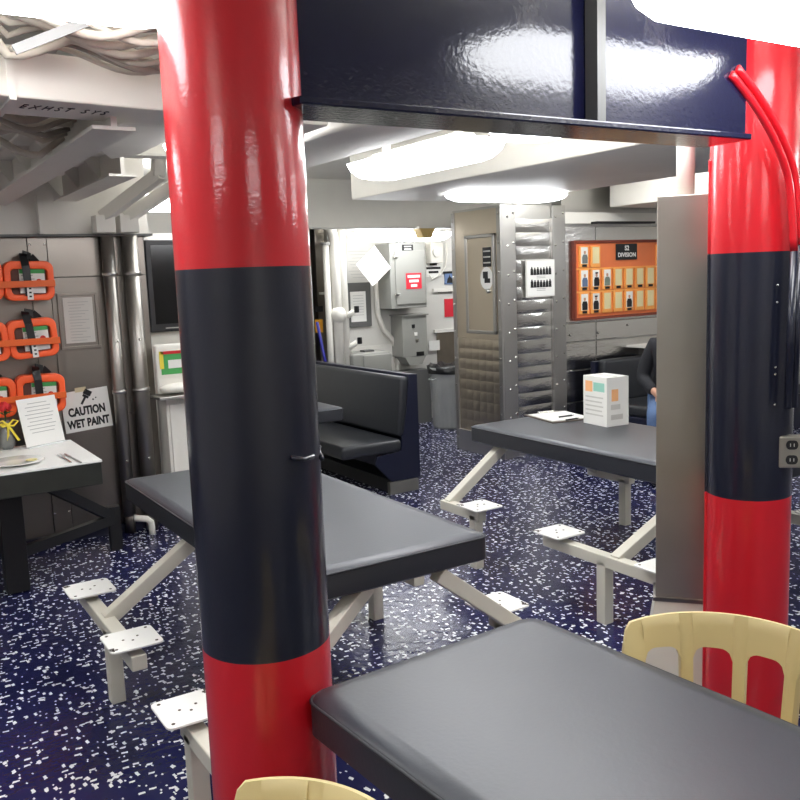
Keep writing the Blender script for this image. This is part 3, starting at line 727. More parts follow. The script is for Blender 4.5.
# caution sign, notice holder on the left bulkhead
a, b = PV(61, 392, WL - .01), PV(112, 427, WL - .01)
cs = thing('caution_sign', 'white paper sign reading caution wet paint with brush symbol', 'sign', ((a.x + b.x) / 2, WL - .006, (a.z + b.z) / 2))
cs.rotation_euler = (0, -.07, 0)
sw, sh = b.x - a.x, a.z - b.z
MB().box((0, 0, 0), (sw, .003, sh)).build('sheet', PAPER, cs)
text('lettering', 'CAUTION', .075, INK, cs, (.0, -.003, -.005), FV, width=sw * .78, bold=.0035)
text('lettering', 'WET PAINT', .072, INK, cs, (.0, -.003, -.085), FV, width=sw * .9, bold=.0035)
ic = MB(); Rt = Matrix.Rotation(.6, 3, 'Y')
for c_, d_ in (((0, 0, .045), (.05, .002, .035)), ((0, 0, .018), (.04, .002, .016)), ((0, 0, -.015), (.014, .002, .05)), ((.052, 0, .02), (.01, .002, .01)), ((.062, 0, .038), (.008, .002, .008))):
    ic.box(Vector((-.005, -.003, .075)) + Rt @ Vector(c_), d_, mtx=Rt)
ic.build('brush_symbol', INK, cs)
MB().box((-.02, -.003, sh / 2 + .005), (.07, .002, .03)).build('tape', mat('masking_tape', (206, 196, 160), .6), cs)
a, b = PV(58, 295, WL - .01), PV(100, 346, WL - .01)
nh = thing('notice_holder', 'framed printed notice sheet mounted on stainless bulkhead above caution sign', 'notice', ((a.x + b.x) / 2, WL - .004, (a.z + b.z) / 2))
w_, h_ = b.x - a.x, a.z - b.z
MB().box((0, 0, 0), (w_, .006, h_)).build('backing', STEELD, nh)
for c_, d_ in (((0, 0, h_ / 2), (w_ + .02, .016, .018)), ((-w_ / 2, 0, 0), (.018, .016, h_)), ((w_ / 2, 0, 0), (.018, .016, h_)), ((0, 0, -h_ / 2), (w_ + .02, .02, .02))):
    MB().box((c_[0], -.006, c_[2]), d_).build('frame', STEELD, nh, bevel=.002)
MB().box((0, -.005, .005), (w_ - .05, .003, h_ - .05)).build('sheet', PAPER2, nh)
for j in range(14): MB().box((-.01 * (j % 3), -.0072, h_ / 2 - .05 - j * .019), ((w_ - .1) * (.95 - .2 * (j % 3)), .001, .004)).build('print_line', INKG, nh)

# stainless half pipes with clamps left of the television
for k, (x, r) in enumerate(((1.46, .042), (1.605, .05))):
    t = thing('drain_pipe', ('slim polished stainless pipe beside the caution sign', 'wide polished stainless pipe beside the television')[k], 'pipe', (x, WL - .07, 0), 0, 'stainless pipes')
    MB().tube([(0, 0, .12), (0, 0, 1.975)], r, 16).build('pipe', STEEL, t, smooth=True)
    MB().tube([(0, 0, 0), (0, 0, .16)], r * .8, 16).build('foot', STEELD, t, smooth=True)
    for z in (.95, 1.72): MB().tube([(0, 0, z), (0, 0, z + .025)], r + .006, 16).build('clamp', STEELB, t, smooth=True)
    for z in (.5, 1.3): bolt(t, (0, -r, z), (PI / 2, 0, 0))
tag(MB().tube([PV(134, 518, 5.70), PV(147, 519, 5.70), PV(151, 522, 5.70), PV(152, 528, 5.70), Vector((PV(152, 528, 5.70).x, 5.70, 0))], .022, 12).build('elbow_pipe', WHITE, smooth=True), 'short white elbow pipe at the foot of the stainless pipes', 'pipe')
# bent rectangular cable trunks above
for k, (x, tx_) in enumerate(((1.43, 1.72), (1.58, 1.92))):
    t = thing('bent_duct', ('cream cable trunk bending upward above the slim stainless pipe', 'cream cable trunk bending upward above the wide stainless pipe')[k], 'cable trunk', (0, 0, 0), 0, 'cream cable trunks')
    MB().b2((x - .06, WL - .2, 1.99), (x + .06, WL - .08, 2.10)).build('collar_box', CREAMP, t, bevel=.004)
    MB().bar((x, WL - .15, 2.09), (tx_, WL - .45, 2.33), .075, .075).build('bend', CREAMP, t, bevel=.006)
    MB().bar((tx_ - .01, WL - .44, 2.32), (tx_, WL - .5, ZC), .075, .075, (1, 0, 0)).build('riser', CREAMP, t, bevel=.006)

# television and drinks dispenser
a, b = PV(145, 240, 5.93), PV(147, 333, 5.93)
tv = thing('television', 'black flat television on the wall behind the striped pillar', 'television', (a.x + .365, 5.95, (a.z + b.z) / 2))
hh = a.z - b.z; ww = .74
MB().box((0, 0, 0), (ww, .05, hh)).build('bezel', TVB, tv, bevel=.006)
MB().box((0, -.0255, .01), (ww - .07, .002, hh - .09)).build('screen', TVS, tv)
MB().box((0, -.026, -hh / 2 + .025), (ww - .2, .003, .008)).build('trim_line', GREY, tv)
MB().box((0, .037, 0), (.4, .025, .3)).build('wall_mount', BLACK, tv)
dc = thing('dispenser_cabinet', 'white cabinet under the television', 'cabinet', (2.05, 5.79, 0))
MB().b2((-.33, -.10, 0), (.35, .10, .905)).build('body', WHITE, dc, bevel=.006)
MB().b2((-.31, -.112, .06), (.0, -.10, .86)).build('door', WHITE, dc, bevel=.004)
MB().b2((.01, -.112, .06), (.33, -.10, .86)).build('door', WHITE, dc, bevel=.004)
MB().b2((-.41, -.24, .908), (.38, -.03, .928)).build('steel_shelf', STEELB, dc, bevel=.003)
dd = thing('dispenser', 'white dispenser with green and yellow label on the cabinet', 'dispenser', (2.05, 5.79, .93))
MB().b2((-.375, -.10, .0), (.3, -.035, .33)).build('body', WHITE, dd, bevel=.015, seg=3)
MB().sphere((-.25, -.14, .04), (.13, .06, .035), 16, 8).build('drip_tray', WHITE, dd, smooth=True)
MB().b2((-.343, -.103, .13), (-.12, -.10, .285)).build('label', GREEN, dd)
MB().b2((-.343, -.106, .265), (-.12, -.103, .285)).build('label_band', ROSE, dd)
MB().b2((-.352, -.106, .17), (-.325, -.103, .285)).build('label_band', YELLOW, dd)
MB().b2((-.295, -.106, .17), (-.15, -.103, .225)).build('label_band', PAPER, dd)

# hanging cable bundles under the overhead
def cable(y, z, xa, xb, sag, m, r, label, ph, dy):
    pts = [(xa - .03, y, ZC - .002), (xa, y, z + .12), (xa + .04, y, z + .02)]; n = 26
    for i in range(1, n):
        q = i / n; pts.append((xa + .06 + (xb - xa - .12) * q, y + dy * math.sin(q * 5 + ph), z - sag * math.sin(PI * ((q * 2.2 + ph) % 1)) ** 2))
    pts += [(xb - .04, y, z + .02), (xb, y, z + .12), (xb + .03, y, ZC - .002)] if xb > 1 else [(xb, y, z)]
    tag(MB().tube(pts, r, 8).build('overhead_cable', m, smooth=True), label, 'cable', 'cables slung under the ceiling')
for i in range(11):
    y_ = 2.41 + i * .033
    dark = i % 3 == 0
    cable(y_, PV(80, 18 + 4.2 * i, y_).z + .035, .34, 1.5, .02 + rnd.random() * .06, CABLED if dark else CABLE, .008 + .005 * rnd.random(), ('brownish' if dark else 'pale') + ' slung overhead cable between the bright lamp and exhaust duct', rnd.random(), .012)
tag(MB().bar(PV(14, 50, 2.39), PV(86, 22, 2.39), .008, .024).build('cable_hanger_bar', GREYD), 'flat grey bar slanting across the slung cables', 'bar')
for i in range(9):
    y_ = 3.2 + i * .06; dark = i % 3 == 0
    cable(y_, PV(35, 110 + 4.6 * i, y_).z + .04, -.18, .785, .02 + rnd.random() * .06, CABLED if dark else CABLE, .010 + .005 * rnd.random(), ('brownish' if dark else 'pale') + ' slung overhead cable behind the exhaust duct', rnd.random(), .02)

# ------------------------------------------------------------------ switchboard wall
def wallbox(V, x0, y0_, x1, y1_):
    a, b = PV(x0, y0_, V), PV(x1, y1_, V); return (a.x + b.x) / 2, (a.z + b.z) / 2, b.x - a.x, a.z - b.z
VB = 8.0
x, z, w_, h_ = wallbox(VB, 389, 243, 427, 307)
sb = thing('switchboard_cabinet', 'large grey metal switchboard cabinet with red warning sign', 'cabinet', (x, WF, z))
MB().box((0, -.15, 0), (w_, .3, h_)).build('body', GREY, sb, bevel=.006)
MB().box((.02, -.305, -.02), (w_ * .82, .014, h_ * .82)).build('door', GREY, sb, bevel=.004)
for zz in (.2, -.2): MB().box((-w_ * .36, -.32, zz), (.05, .025, .022)).build('latch', CHROME, sb, bevel=.004)
MB().box((0, -.303, h_ / 2 - .055), (.14, .006, .07)).build('nameplate', BLACK, sb)
for j in range(2): MB().box((0, -.3075, h_ / 2 - .04 - j * .028), (.09, .002, .012)).build('nameplate_print', PAPER2, sb)
rsg = MB().box((.06, -.3135, -.06), (.2, .003, .17)).build('warning_sign', REDP, sb)
for j in range(3): MB().box((.06, -.3158, -.01 - j * .05), (.16 - .04 * j, .002, .028)).build('warning_print', PAPER, rsg)
for k in range(5): MB().tube([(-.14 + k * .05, -.15, h_ / 2), (-.14 + k * .05, -.14, h_ / 2 + .06), (-.11 + k * .05, -.1, h_ / 2 + .13)], .012, 8).build('cable_gland', (BLACK, GREY)[k % 2], sb, smooth=True)
x, z, w_, h_ = wallbox(VB + .06, 402, 319, 428, 358)
lb_ = thing('controller_box', 'tall grey controller box below the switchboard cabinet', 'cabinet', (x, WF, z))
MB().box((0, -.12, .03), (w_, .24, h_)).build('body', GREY, lb_, bevel=.005)
MB().box((0, -.125, h_ / 2 + .035), (w_ + .03, .27, .016)).build('lid', GREY, lb_, bevel=.003)
MB().prism([(-.10, 0), (.10, 0), (.06, -.09), (-.06, -.09)], lambda p: (p[0] * 1.4, -.24, -h_ / 2 + .03 + p[1]), lambda p: (p[0] * 1.4, 0, -h_ / 2 + .03 + p[1])).build('hopper', GREY, lb_)
for dx, zz, m_ in ((-.02, .14, BLACK), (.01, .05, PAPER), (.02, -.02, CHROME)): MB().box((dx, -.243, zz), (.04, .008, .04)).build('button', m_, lb_, bevel=.003)
MB().box((.06, -.242, -.17), (.1, .004, .045)).build('nameplate', BLACK, lb_)
MB().b2((-w_ / 2 - .03, -.22, -z + .0), (w_ / 2 + .04, -.03, -z + .60)).build('plinth', GREYD, lb_)
# wall chart and loose sheet
x, z, w_, h_ = wallbox(WF - .01, 346, 243, 378, 287)
t = thing('wall_chart', 'pale wall chart with torn lower edge beside grey switchboard', 'chart')
for j in range(9): MB().box((x - .02, WF - .0105, z + .15 - j * .035), (w_ * (.8 - .12 * (j % 3)), .001, .005)).build('print_line', INKG, t)
(MB().prism([(-.5, -.5), (-.38, -.42), (-.2, -.5), (.0, -.40), (.3, -.46), (.5, -.5), (.5, .5), (-.5, .5)], lambda p: (x + p[0] * w_, WF - .004, z + p[1] * h_), lambda p: (x + p[0] * w_, WF - .010, z + p[1] * h_)).build('sheet', PAPER2, t))
x, z, w_, h_ = wallbox(7.95, 366, 256, 384, 276)
ls = thing('curled_sheet', 'white drawing sheet hung diamond-wise beside the switchboard cabinet', 'sheet', (x, 7.98, z))
ls.rotation_euler = (0, PI / 4 + .1, 0)
MB().box((0, 0, 0), (.30, .004, .30)).build('sheet', PAPER, ls)
for j in range(5): MB().box((.0, -.003, .10 - j * .04), (.2, .001, .004)).build('print_line', INKG, ls)
MB().box((0, .16, .10), (.01, .31, .01)).build('hook', GREY, ls)
x, z, w_, h_ = wallbox(WF - .02, 347, 283, 372, 326)
nt_ = thing('notice_board', 'grey notice board with a white sheet beside the white pipes', 'notice board', (x, WF - .012, z))
MB().box((0, 0, 0), (w_, .024, h_)).build('board', GREYD, nt_, bevel=.003)
MB().box((-.02, -.014, -.02), (w_ * .66, .003, h_ * .68)).build('sheet', PAPER, nt_)
for j in range(8): MB().box((-.02, -.016, .1 - j * .03), (w_ * .45, .001, .004)).build('print_line', INKG, nt_)
# white vertical pipes with valves
for k, (px, r, lab) in enumerate(((329, .035, 'slim white vertical pipe nearest the corridor'), (337.5, .055, 'thick white vertical pipe with bent top and valve'), (345, .045, 'white vertical pipe with small black valves beside notice board'))):
    p = PV(px, 320, 8.1); t = thing('vertical_pipe', lab, 'pipe', (p.x, 8.1, 0), 0, 'white vertical pipes')
    path = [(0, 0, 0), (0, 0, 2.02 if k == 1 else 2.0)]
    if k == 1: path += [(-.01, 0, 2.10), (-.05, -.02, 2.18), (-.10, -.03, 2.24), (-.12, -.03, 2.35)]
    if k == 2: path += [(0, 0, 2.15)]
    MB().tube(path, r, 12).build('pipe', WHITE, t, smooth=True)
    if k == 0: MB().tube([(0, 0, 1.99), (0, 0, 2.02)], r * 1.4, 12).build('cap', GREY, t)
    if k == 1:
        MB().sphere((.0, -.02, 1.27), (.09, .08, .09)).build('valve_body', WHITE, t, smooth=True)
        MB().tube([(0, -.02, 1.2), (0, -.02, 1.06)], .02, 8).build('valve_stem', WHITE, t); MB().box((0, -.03, 1.08), (.03, .03, .06)).build('valve_cap', BLACK, t)
    if k == 2:
        for zz, s in ((1.28, .07), (.95, .09)):
            MB().tube([(0, 0, zz - .05), (s, -.08, zz + .02)], .03, 10).build('valve_body', WHITE, t, smooth=True)
            MB().box((s + .02, -.1, zz + .04), (.04, .04, .07), .5).build('valve_handle', BLACK, t, bevel=.005)
    for zz in (.6, 1.5): MB().box((0, .08, zz), (r * 1.2, .16, .025)).build('clamp', WHITE, t)
# speaker, cord, picture, papers
x, z, w_, h_ = wallbox(WF - .05, 428, 243, 441, 263)
sp = thing('wall_speaker', 'white square wall loudspeaker with round grille next to the switchboard', 'loudspeaker', (x, WF, z))
MB().box((0, -.05, 0), (w_, .1, h_)).build('body', WHITE, sp, bevel=.008)
MB().lathe([(w_ * .36, 0), (w_ * .36, .012), (w_ * .3, .014)], n=24).build('grille', GREYC, sp).matrix_local = Matrix.Translation((0, -.1, .01)) @ Matrix.Rotation(PI / 2, 4, 'X')
x, z, w_, h_ = wallbox(WF - .01, 426, 264, 444, 272)
wn = thing('wall_notice', 'white wall notice with black print below the loudspeaker', 'notice', (x, WF - .003, z))
MB().box((0, 0, -.02), (w_, .004, h_ * 1.6)).build('sheet', PAPER, wn)
for j, q in enumerate((.4, .8, .55)): MB().box((-.02, -.003, .045 - j * .045), (w_ * q, .002, .026)).build('print_line', INK, wn)
cpth = [PV(*p, WF - .03) for p in ((446, 243), (447, 255), (445, 267), (438, 276), (432, 279), (429, 274))]
tag(MB().tube(cpth, .009, 8).build('speaker_cable', WHITE, smooth=True), 'white cord looping down the wall beside the loudspeaker', 'cord')
x, z, w_, h_ = wallbox(WF - .02, 445, 273, 455, 284)
pc = thing('picture', 'small picture of blue shapes on white wall near the locker', 'picture', (x, WF - .008, z))
MB().box((0, 0, 0), (w_, .012, h_)).build('sheet', mat('blue_picture', (96, 118, 158), .5), pc)
MB().box((0, -.007, h_ / 2 + .005), (w_ * 1.3, .006, .025)).build('header_strip', INK, pc)
MB().prism([(-.045, -.05), (.045, -.05), (.03, .0), (.01, .02), (0, .05), (-.01, .02), (-.03, 0)], lambda p: (p[0], -.0065, p[1]), lambda p: (p[0], -.008, p[1])).build('shape', INK, pc)
x, z, w_, h_ = wallbox(WF - .02, 439, 290, 456, 292)
tag(MB().box((x, WF - .006, z), (w_, .012, .03)).build('label_strip', INK), 'black label strip under the small blue picture', 'label')
x, z, w_, h_ = wallbox(WF - .02, 445, 299, 462, 316)
tag(MB().box((x, WF - .006, z), (w_, .006, h_)).build('red_sheet', REDP), 'plain red sheet on the white wall above the trash can', 'sheet')
x, z, w_, h_ = wallbox(WF - .03, 429, 341, 440, 350)
tag(MB().box((x, WF - .024, z), (w_, .006, h_)).build('small_label', PAPER), 'small white label on the worn steel dado above trash can', 'label')
# grey transformer box low on the wall, tan lens, conduit
x, z, w_, h_ = wallbox(8.0, 352, 354, 392, 372)
gb = thing('junction_box', 'low grey box with rounded cover mounted behind the navy bench', 'box', (x, WF, z - .05))
MB().box((0, -.15, 0), (w_, .3, h_ + .1)).build('body', GREY, gb, bevel=.03, seg=4)
MB().box((.06, -.31, 0), (w_ * .74, .03, h_ + .05)).build('cover', GREY, gb, bevel=.025, seg=4)
MB().box((0, -.2, h_ / 2 + .06), (.12, .1, .02)).build('hinge', GREYD, gb)
x, z, w_, h_ = wallbox(7.2, 416, 228, 437, 238)
tl = thing('tan_fixture', 'tan trapezoid lamp lens under the deck beam above switchboard', 'lamp', (x, 7.24, z))
MB().prism([(-.09, -.045), (.09, -.045), (.17, .045), (-.17, .045)], lambda p: (p[0] * .55, -.06, p[1]), lambda p: (p[0] * .55, .06, p[1])).build('lens', TAN, tl, bevel=.004)
MB().box((0, 0, .055), (.2, .13, .02)).build('mount', WHITE, tl)
cpth = [PV(*p, WF - .03) for p in ((374, 250), (376, 290), (378, 315), (384, 330), (393, 340), (398, 355), (398, 368), (397, 380))]
tag(MB().tube(cpth, .028, 10).build('wall_conduit', WHITE, smooth=True), 'white conduit curving down the wall left of the controller box', 'conduit')
# corridor bits
p = PV(319, 326, 8.27); tag(MB().box((p.x, 8.274, p.z), (.09, .012, .14)).build('amber_sign', ORSIGN), 'small amber sign on the stainless corridor post', 'sign')
p = PV(319, 309, 8.27); tag(MB().box((p.x, 8.274, p.z), (.09, .012, .06)).build('black_sign', BLACK), 'small black plate above the amber sign', 'sign')
tag(MB().tube([PV(317, 322, 7.95), PV(326, 366, 7.95), PV(345, 440, 7.95)], .016, 8).build('mop_handle', BLUEP, smooth=True), 'slanted blue handle leaning behind the navy bench', 'handle')
# trash can
tc = thing('trash_can', 'ribbed galvanised trash can with black liner beside the locker', 'trash can', (5.43, 7.65, 0))
cn = MB(); prof = [(.185, 0, 0), (.19, .03, 1), (.20, .24, 1), (.203, .26, 0), (.203, .28, 0), (.205, .30, 1), (.213, .48, 1), (.217, .50, 0), (.217, .52, 0), (.22, .63, 0), (.232, .64, 0), (.232, .665, 0), (.205, .66, 0), (.19, .5, 0)]
n = 96; vs = []; fs = []
for r_, z_, rib in prof:
    for k in range(n): a = 2 * PI * k / n; q = r_ + (.006 * max(0, math.cos(24 * a)) if rib else 0); vs.append((q * math.cos(a), q * math.sin(a), z_))
for i in range(len(prof) - 1):
    for k in range(n): fs.append([i * n + k, i * n + (k + 1) % n, (i + 1) * n + (k + 1) % n, (i + 1) * n + k])
fs.append(list(range(n))[::-1])
cn.add(vs, fs).build('body', GALV, tc, smooth=True)
for s in (-1, 1): MB().tube([(s * .215, -.05, .55), (s * .25, -.04, .54), (s * .25, .04, .54), (s * .215, .05, .55)], .008, 8).build('handle', GALV, tc, smooth=True)
lin = MB(); n = 32; vs = []; fs = []
for i, (r, z) in enumerate(((.236, .60), (.24, .665), (.20, .69), (.12, .65), (.0, .62))):
    for k in range(n):
        a = 2 * PI * k / n; q = 1 + .04 * math.sin(5 * a + i) ; vs.append((r * q * math.cos(a), r * q * math.sin(a), z + (.02 * math.sin(7 * a + 2 * i) if 0 < i < 4 else 0)))
for i in range(4):
    for k in range(n): fs.append([i * n + k, i * n + (k + 1) % n, (i + 1) * n + (k + 1) % n, (i + 1) * n + k])
lin.add(vs, fs).build('liner', BAG, tc, smooth=True)

# ------------------------------------------------------------------ poster and photo board
a, b = PV(524, 260, LV), PV(553, 296, LV)
po = thing('poster', 'white framed poster with rows of small figures on bolted stainless', 'poster', ((a.x + b.x) / 2, LV - .02, (a.z + b.z) / 2))
w_, h_ = b.x - a.x, a.z - b.z
MB().box((0, 0, 0), (w_, .014, h_)).build('frame', GREYC, po, bevel=.002)
MB().box((0, -.008, 0), (w_ - .02, .003, h_ - .02)).build('sheet', PAPER, po)
for zz in (.06, -.05):
    m_ = MB()
    for k in range(7):
        xx = -.105 + k * .035; hq = .03 + .012 * rnd.random()
        m_.prism([(-.016, -.03), (.016, -.03), (.014, hq - .02), (.006, hq - .01), (.006, hq), (-.006, hq), (-.006, hq - .01), (-.014, hq - .02)], lambda p: (xx + p[0], -.0095, zz + p[1]), lambda p: (xx + p[0], -.0115, zz + p[1]))
    m_.build('figure_row', INK, po)
    for j in range(2): MB().box((0, -.0105, zz - .042 - j * .014), (.1, .002, .005)).build('print_line', INKG, po)
BX, BZ = 5.645, 1.205
bd = thing('photo_board', 'orange wooden division board with small framed portraits and black nameplate', 'photo board', (BX, LV + .025, BZ))
Wb, Hb = 1.36, .69
MB().box((Wb / 2, -.012, Hb / 2), (Wb, .024, Hb)).build('board', WOODB, bd)
for c_, d_ in (((Wb / 2, 0, -.012), (Wb + .03, .04, .026)), ((Wb / 2, 0, Hb + .0), (Wb + .03, .04, .026)), ((-.01, 0, Hb / 2), (.024, .04, Hb + .01)), ((Wb + .01, 0, Hb / 2), (.024, .04, Hb + .01))):
    MB().box((c_[0], -.02, c_[2]), d_).build('border', WOODR, bd, bevel=.004)
for zz in (.445, .235): MB().box((Wb / 2, -.03, zz), (Wb, .016, .016)).build('ledge', WOODO, bd)
np_ = MB().box((.655, -.03, .592), (.28, .012, .15)).build('nameplate', BLACK, bd, bevel=.003)
text('lettering', 'S2', .062, PAPER, np_, (.655, -.037, .625), FV, bold=.0015)
text('lettering', 'DIVISION', .056, PAPER, np_, (.655, -.037, .562), FV, width=.235, bold=.001)
UN = [INK, mat('grey_uniform', (110, 116, 114), .7), mat('blue_uniform', (96, 112, 140), .7), mat('green_uniform', (120, 132, 118), .7)]
rowsz = [.555, .345, .13]
lay = {0: {0: 2, 1: None, 7: 'w', 8: None}, 1: {0: 3, 1: 1, 2: 4, 3: None, 4: None, 5: None, 6: None, 7: 1, 8: None}, 2: {0: 1, 1: 1, 2: None, 3: None, 4: 1, 5: None, 6: None, 7: None, 8: None}}
for r_, dct in lay.items():
    for c_, kind in dct.items():
        xx = .095 + c_ * .146; zz = rowsz[r_]
        fr = MB().box((xx, -.034, zz), (.118, .02, .195)).build('photo_frame', WOODO, bd, bevel=.003)
        MB().box((xx, -.0455, zz + .012), (.082, .004, .15)).build('card', PAPER if kind else BLANK, fr)
        if r_ == 1 or kind: MB().box((xx, -.046, zz - .08), (.055, .005, .022)).build('name_tag', INK, fr)
        if isinstance(kind, int):
            q = rnd.uniform(-.006, .006)
            MB().prism([(-.032, -.06), (.032, -.06), (.034, -.005), (.022, .02), (-.022, .02), (-.034, -.005)], lambda p: (xx + p[0] + q, -.0478, zz + p[1]), lambda p: (xx + p[0] + q, -.0495, zz + p[1])).build('uniform', UN[kind - 1], fr)
            MB().sphere((xx + q, -.0478, zz + .04), (.014, .003, .019), 10, 6).build('face', SKIN, fr)
            MB().box((xx + q, -.0495, zz + .06), (.032, .004, .014)).build('cap', (PAPER, INK)[c_ % 2], fr)

# ------------------------------------------------------------------ things on the padded table at the back
TZ = .7255
a = Vector((3.735, 4.085, TZ))
cb = thing('clipboard', 'clipboard with white sheet lying on the padded table beside cardboard box', 'clipboard', (a.x, a.y, TZ), -.2)
MB().box((0, 0, .003), (.30, .36, .006)).build('board', mat('brown_board', (96, 84, 72), .6), cb, bevel=.001)
MB().box((.0, .0, .008), (.27, .30, .003)).build('sheet', PAPER, cb)
MB().box((0, .16, .012), (.11, .03, .012)).build('clip', CHROME, cb, bevel=.003)
for k, (p0, p1) in enumerate((((559, 417), (574, 415)), ((566, 420), (579, 418)))):
    q0, q1 = PZ(*p0, TZ + .014), PZ(*p1, TZ + .014)
    t = thing('pen', ('black pen lying across the clipboard sheet', 'black pen lying beside the cardboard box')[k], 'pen', q0); d = q1 - q0
    MB().tube([(0, 0, 0), d * .85], .005, 8).build('barrel', INK, t, smooth=True); MB().tube([d * .85, d], [.005, .0015], 8).build('tip', SILVER, t, smooth=True)
b = PZ(607, 427.5, TZ); a = b + Vector((.02, .22, 0))
wx = thing('cardboard_box', 'white cardboard box with orange and green print on the padded table', 'box', (b.x, b.y, TZ), math.atan2((a - b).y, (a - b).x))
la, lc, hb = .215, .165, .292
MB().b2((0, -lc, 0), (la, 0, hb)).build('carton', PAPER, wx, bevel=.002)
MB().b2((.01, -lc * .52, hb), (la - .01, -lc * .48, hb + .001)).build('tape', PAPER2, wx)
def onface(y, x0, x1, z0, z1, m_, nm): MB().b2((x0, y - .0008, z0), (x1, y + .0008, z1)).build(nm, m_, wx)
# the -y face in local coords faces the camera's other side; print both visible faces
onface(.0, la * .60, la * .90, hb * .68, hb * .9, ORPRINT, 'orange_print'); onface(.0, la * .1, la * .56, hb * .70, hb * .88, TEAL, 'green_print')
for j in range(5): onface(.0, la * (.15 + .05 * (j % 2)), la * .9, hb * (.56 - j * .09), hb * (.59 - j * .09), PAPER2, 'print_line')
for (y0_, y1_, z0, z1, m_) in ((-.085, -.035, .15, .22, ORPRINT), (-.10, -.03, .10, .13, PAPER2), (-.12, -.03, .04, .07, PAPER2)):
    MB().b2((-.0008, y0_, z0), (.0008, y1_, z1)).build('side_print', m_, wx)

# ------------------------------------------------------------------ far bench, ledge and seated person at the right
fb = thing('settee', 'dark navy settee against the stainless division wall', 'bench', (0, 0, 0))
MB().b2((5.75, 5.15, .0), (8.2, 5.75, .34)).build('base', BNAVY, fb, bevel=.004)
cushion(fb, (6.975, 5.42, .39), (2.4, .55, .10), name='seat_cushion')
cushion(fb, (6.975, 5.74, .62), (2.4, .10, .40), name='back_cushion')
MB().b2((5.75, 5.79, .0), (8.2, 5.85, .80)).build('back_panel', BNAVY, fb)
lg = thing('wall_ledge', 'grey ledge shelf on the stainless division wall above the settee', 'shelf', (0, 0, 0))
MB().b2((6.33, 5.60, .885), (8.0, LV + .03, .905)).build('shelf', GREYC, lg, bevel=.003)
for x in (6.5, 7.8): MB().b2((x, 5.68, .80), (x + .03, LV + .03, .885)).build('bracket', GREYD, lg)

def skin_mesh(name, verts, edges_, radii, m_, parent, sub=2, root=0):
    me = bpy.data.meshes.new(name); me.from_pydata(verts, edges_, [])
    o = bpy.data.objects.new(name, me); col.objects.link(o); o.parent = parent
    me.materials.append(m_)
    s = o.modifiers.new('skin', 'SKIN'); s.use_smooth_shade = True
    if not me.skin_vertices: pass
    for i, r in enumerate(radii):
        d = me.skin_vertices[0].data[i]; d.radius = (r, r) if not isinstance(r, tuple) else r
        d.use_root = (i == root)
    sb_ = o.modifiers.new('sub', 'SUBSURF'); sb_.levels = sub; sb_.render_levels = sub
    return o
# person sits facing local -y (towards the tables)
pe = thing('person', 'person in dark jacket and blue jeans seated behind the stainless riser guard', 'person', (5.53, 4.70, 0), -.85)
st_ = thing('stool', 'round black stool under the seated person', 'stool', (5.53, 4.70, 0))
MB().lathe([(.0, .35), (.17, .35), (.18, .37), (.17, .39), (.0, .395)], (0, 0, 0), 24).build('seat', BVINYL, st_, smooth=True)
MB().tube([(0, 0, 0), (0, 0, .36)], .03, 12).build('post', STEELB, st_, smooth=True)
MB().lathe([(.16, 0), (.16, .012), (.05, .03)], (0, 0, 0), 24).build('foot', STEELB, st_)
V_ = []; E_ = []; R_ = []
def vtx(p, r, par=None):
    V_.append(p); R_.append(r)
    if par is not None: E_.append((par, len(V_) - 1))
    return len(V_) - 1
pel = vtx((0, .02, .53), .14); sp1 = vtx((0, .03, .70), (.145, .11), pel); ch_ = vtx((0, .02, .90), (.165, .115), sp1); nk0 = vtx((0, .0, 1.06), (.09, .08), ch_); nk = vtx((0, -.01, 1.13), .052, nk0); hd0 = vtx((0, -.02, 1.20), (.072, .082), nk); hd = vtx((0, -.02, 1.28), (.076, .092), hd0); hd2 = vtx((0, -.01, 1.345), (.05, .06), hd)
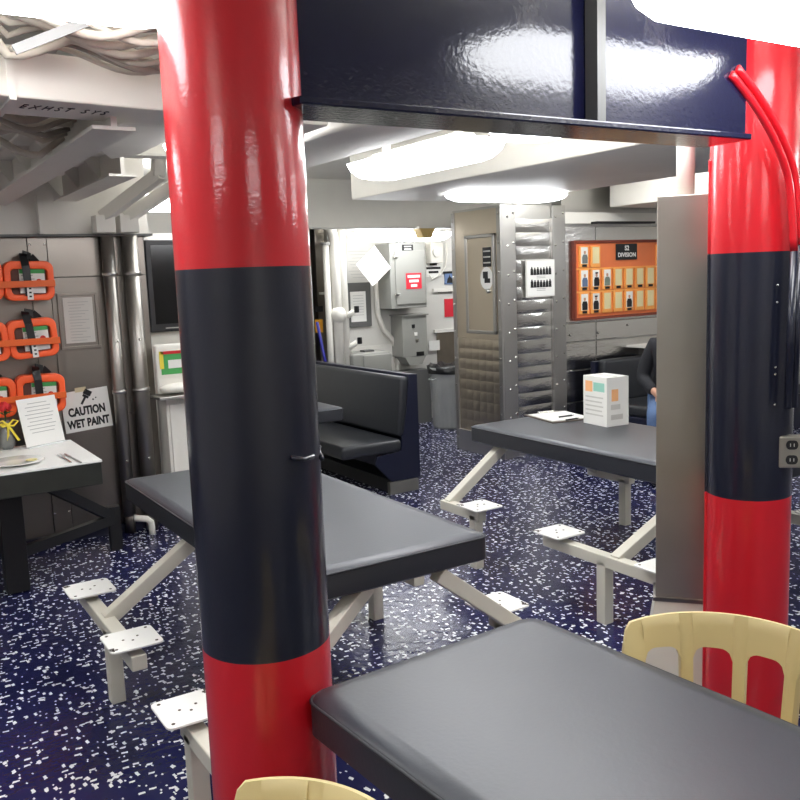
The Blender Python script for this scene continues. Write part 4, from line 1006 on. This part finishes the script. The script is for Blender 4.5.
for s in (-1, 1):
    sh = vtx((s * .16, .01, 1.02), .062, ch_); el = vtx((s * .24, -.0, .76), .044, sh); wr = vtx((s * .13, -.22, .66), .028, el); pm = vtx((s * .10, -.29, .645), (.036, .02), wr)
    for k, (dx, ln) in enumerate(((-.03, .065), (-.01, .08), (.01, .076), (.03, .06))):
        f1 = vtx((s * .10 + dx, -.33, .645), .0095, pm); f2 = vtx((s * .10 + dx, -.33 - ln * .5, .64), .009, f1); vtx((s * .10 + dx, -.33 - ln * .8, .622), .008, f2)
    th1 = vtx((s * .10 - s * .045, -.29, .65), .010, pm); vtx((s * .10 - s * .06, -.325, .645), .009, th1)
    hp = vtx((s * .10, -.02, .53), .095, pel); kn = vtx((s * .13, -.44, .53), .066, hp); an = vtx((s * .13, -.42, .10), .042, kn); vtx((s * .13, -.54, .045), (.045, .03), an)
skin_mesh('body', V_, E_, R_, SKIN, pe)
# clothing over the body
def cloth(name, pts, eds, rad, m_): return skin_mesh(name, pts, eds, rad, m_, pe)
jp = [(0, .02, .52), (0, .03, .70), (0, .02, .90), (0, .0, 1.07)]; je = [(0, 1), (1, 2), (2, 3)]; jr = [(.165, .155), (.165, .13), (.185, .135), (.10, .09)]
for s in (-1, 1):
    k = len(jp); jp += [(s * .16, .01, 1.02), (s * .245, 0, .76), (s * .145, -.19, .667)]; je += [(2, k), (k, k + 1), (k + 1, k + 2)]; jr += [.078, .062, .044]
cloth('jacket', jp, je, jr, JACKET)
tp = [(0, .02, .53)]; te = []; tr = [.155]
for s in (-1, 1):
    k = len(tp); tp += [(s * .10, -.02, .53), (s * .13, -.44, .53), (s * .13, -.42, .11)]; te += [(0, k), (k, k + 1), (k + 1, k + 2)]; tr += [.11, .08, .06]
cloth('jeans', tp, te, tr, JEANS)
for s in (-1, 1): MB().sphere((s * .13, -.49, .045), (.052, .13, .045), 14, 8).build('shoe', BLACK, pe, smooth=True)
hv = MB(); vs = []; fs = []
hv.sphere((0, .012, 1.315), (.088, .10, .085), 18, 10); hv.build('hair', HAIR, pe, smooth=True)
MB().sphere((0, -.118, 1.255), (.012, .018, .022), 10, 6).build('nose', SKIN, pe, smooth=True)
for s in (-1, 1):
    MB().sphere((s * .03, -.108, 1.283), (.011, .006, .007), 10, 6).build('eye', PAPER, pe, smooth=True)
    MB().sphere((s * .03, -.1135, 1.283), (.005, .003, .005), 8, 6).build('iris', INK, pe, smooth=True)
    MB().sphere((s * .08, -.015, 1.265), (.012, .02, .032), 10, 6).build('ear', SKIN, pe, smooth=True)
MB().sphere((0, -.105, 1.213), (.024, .008, .006), 10, 6).build('mouth', mat('lips', (160, 96, 90), .5), pe, smooth=True)
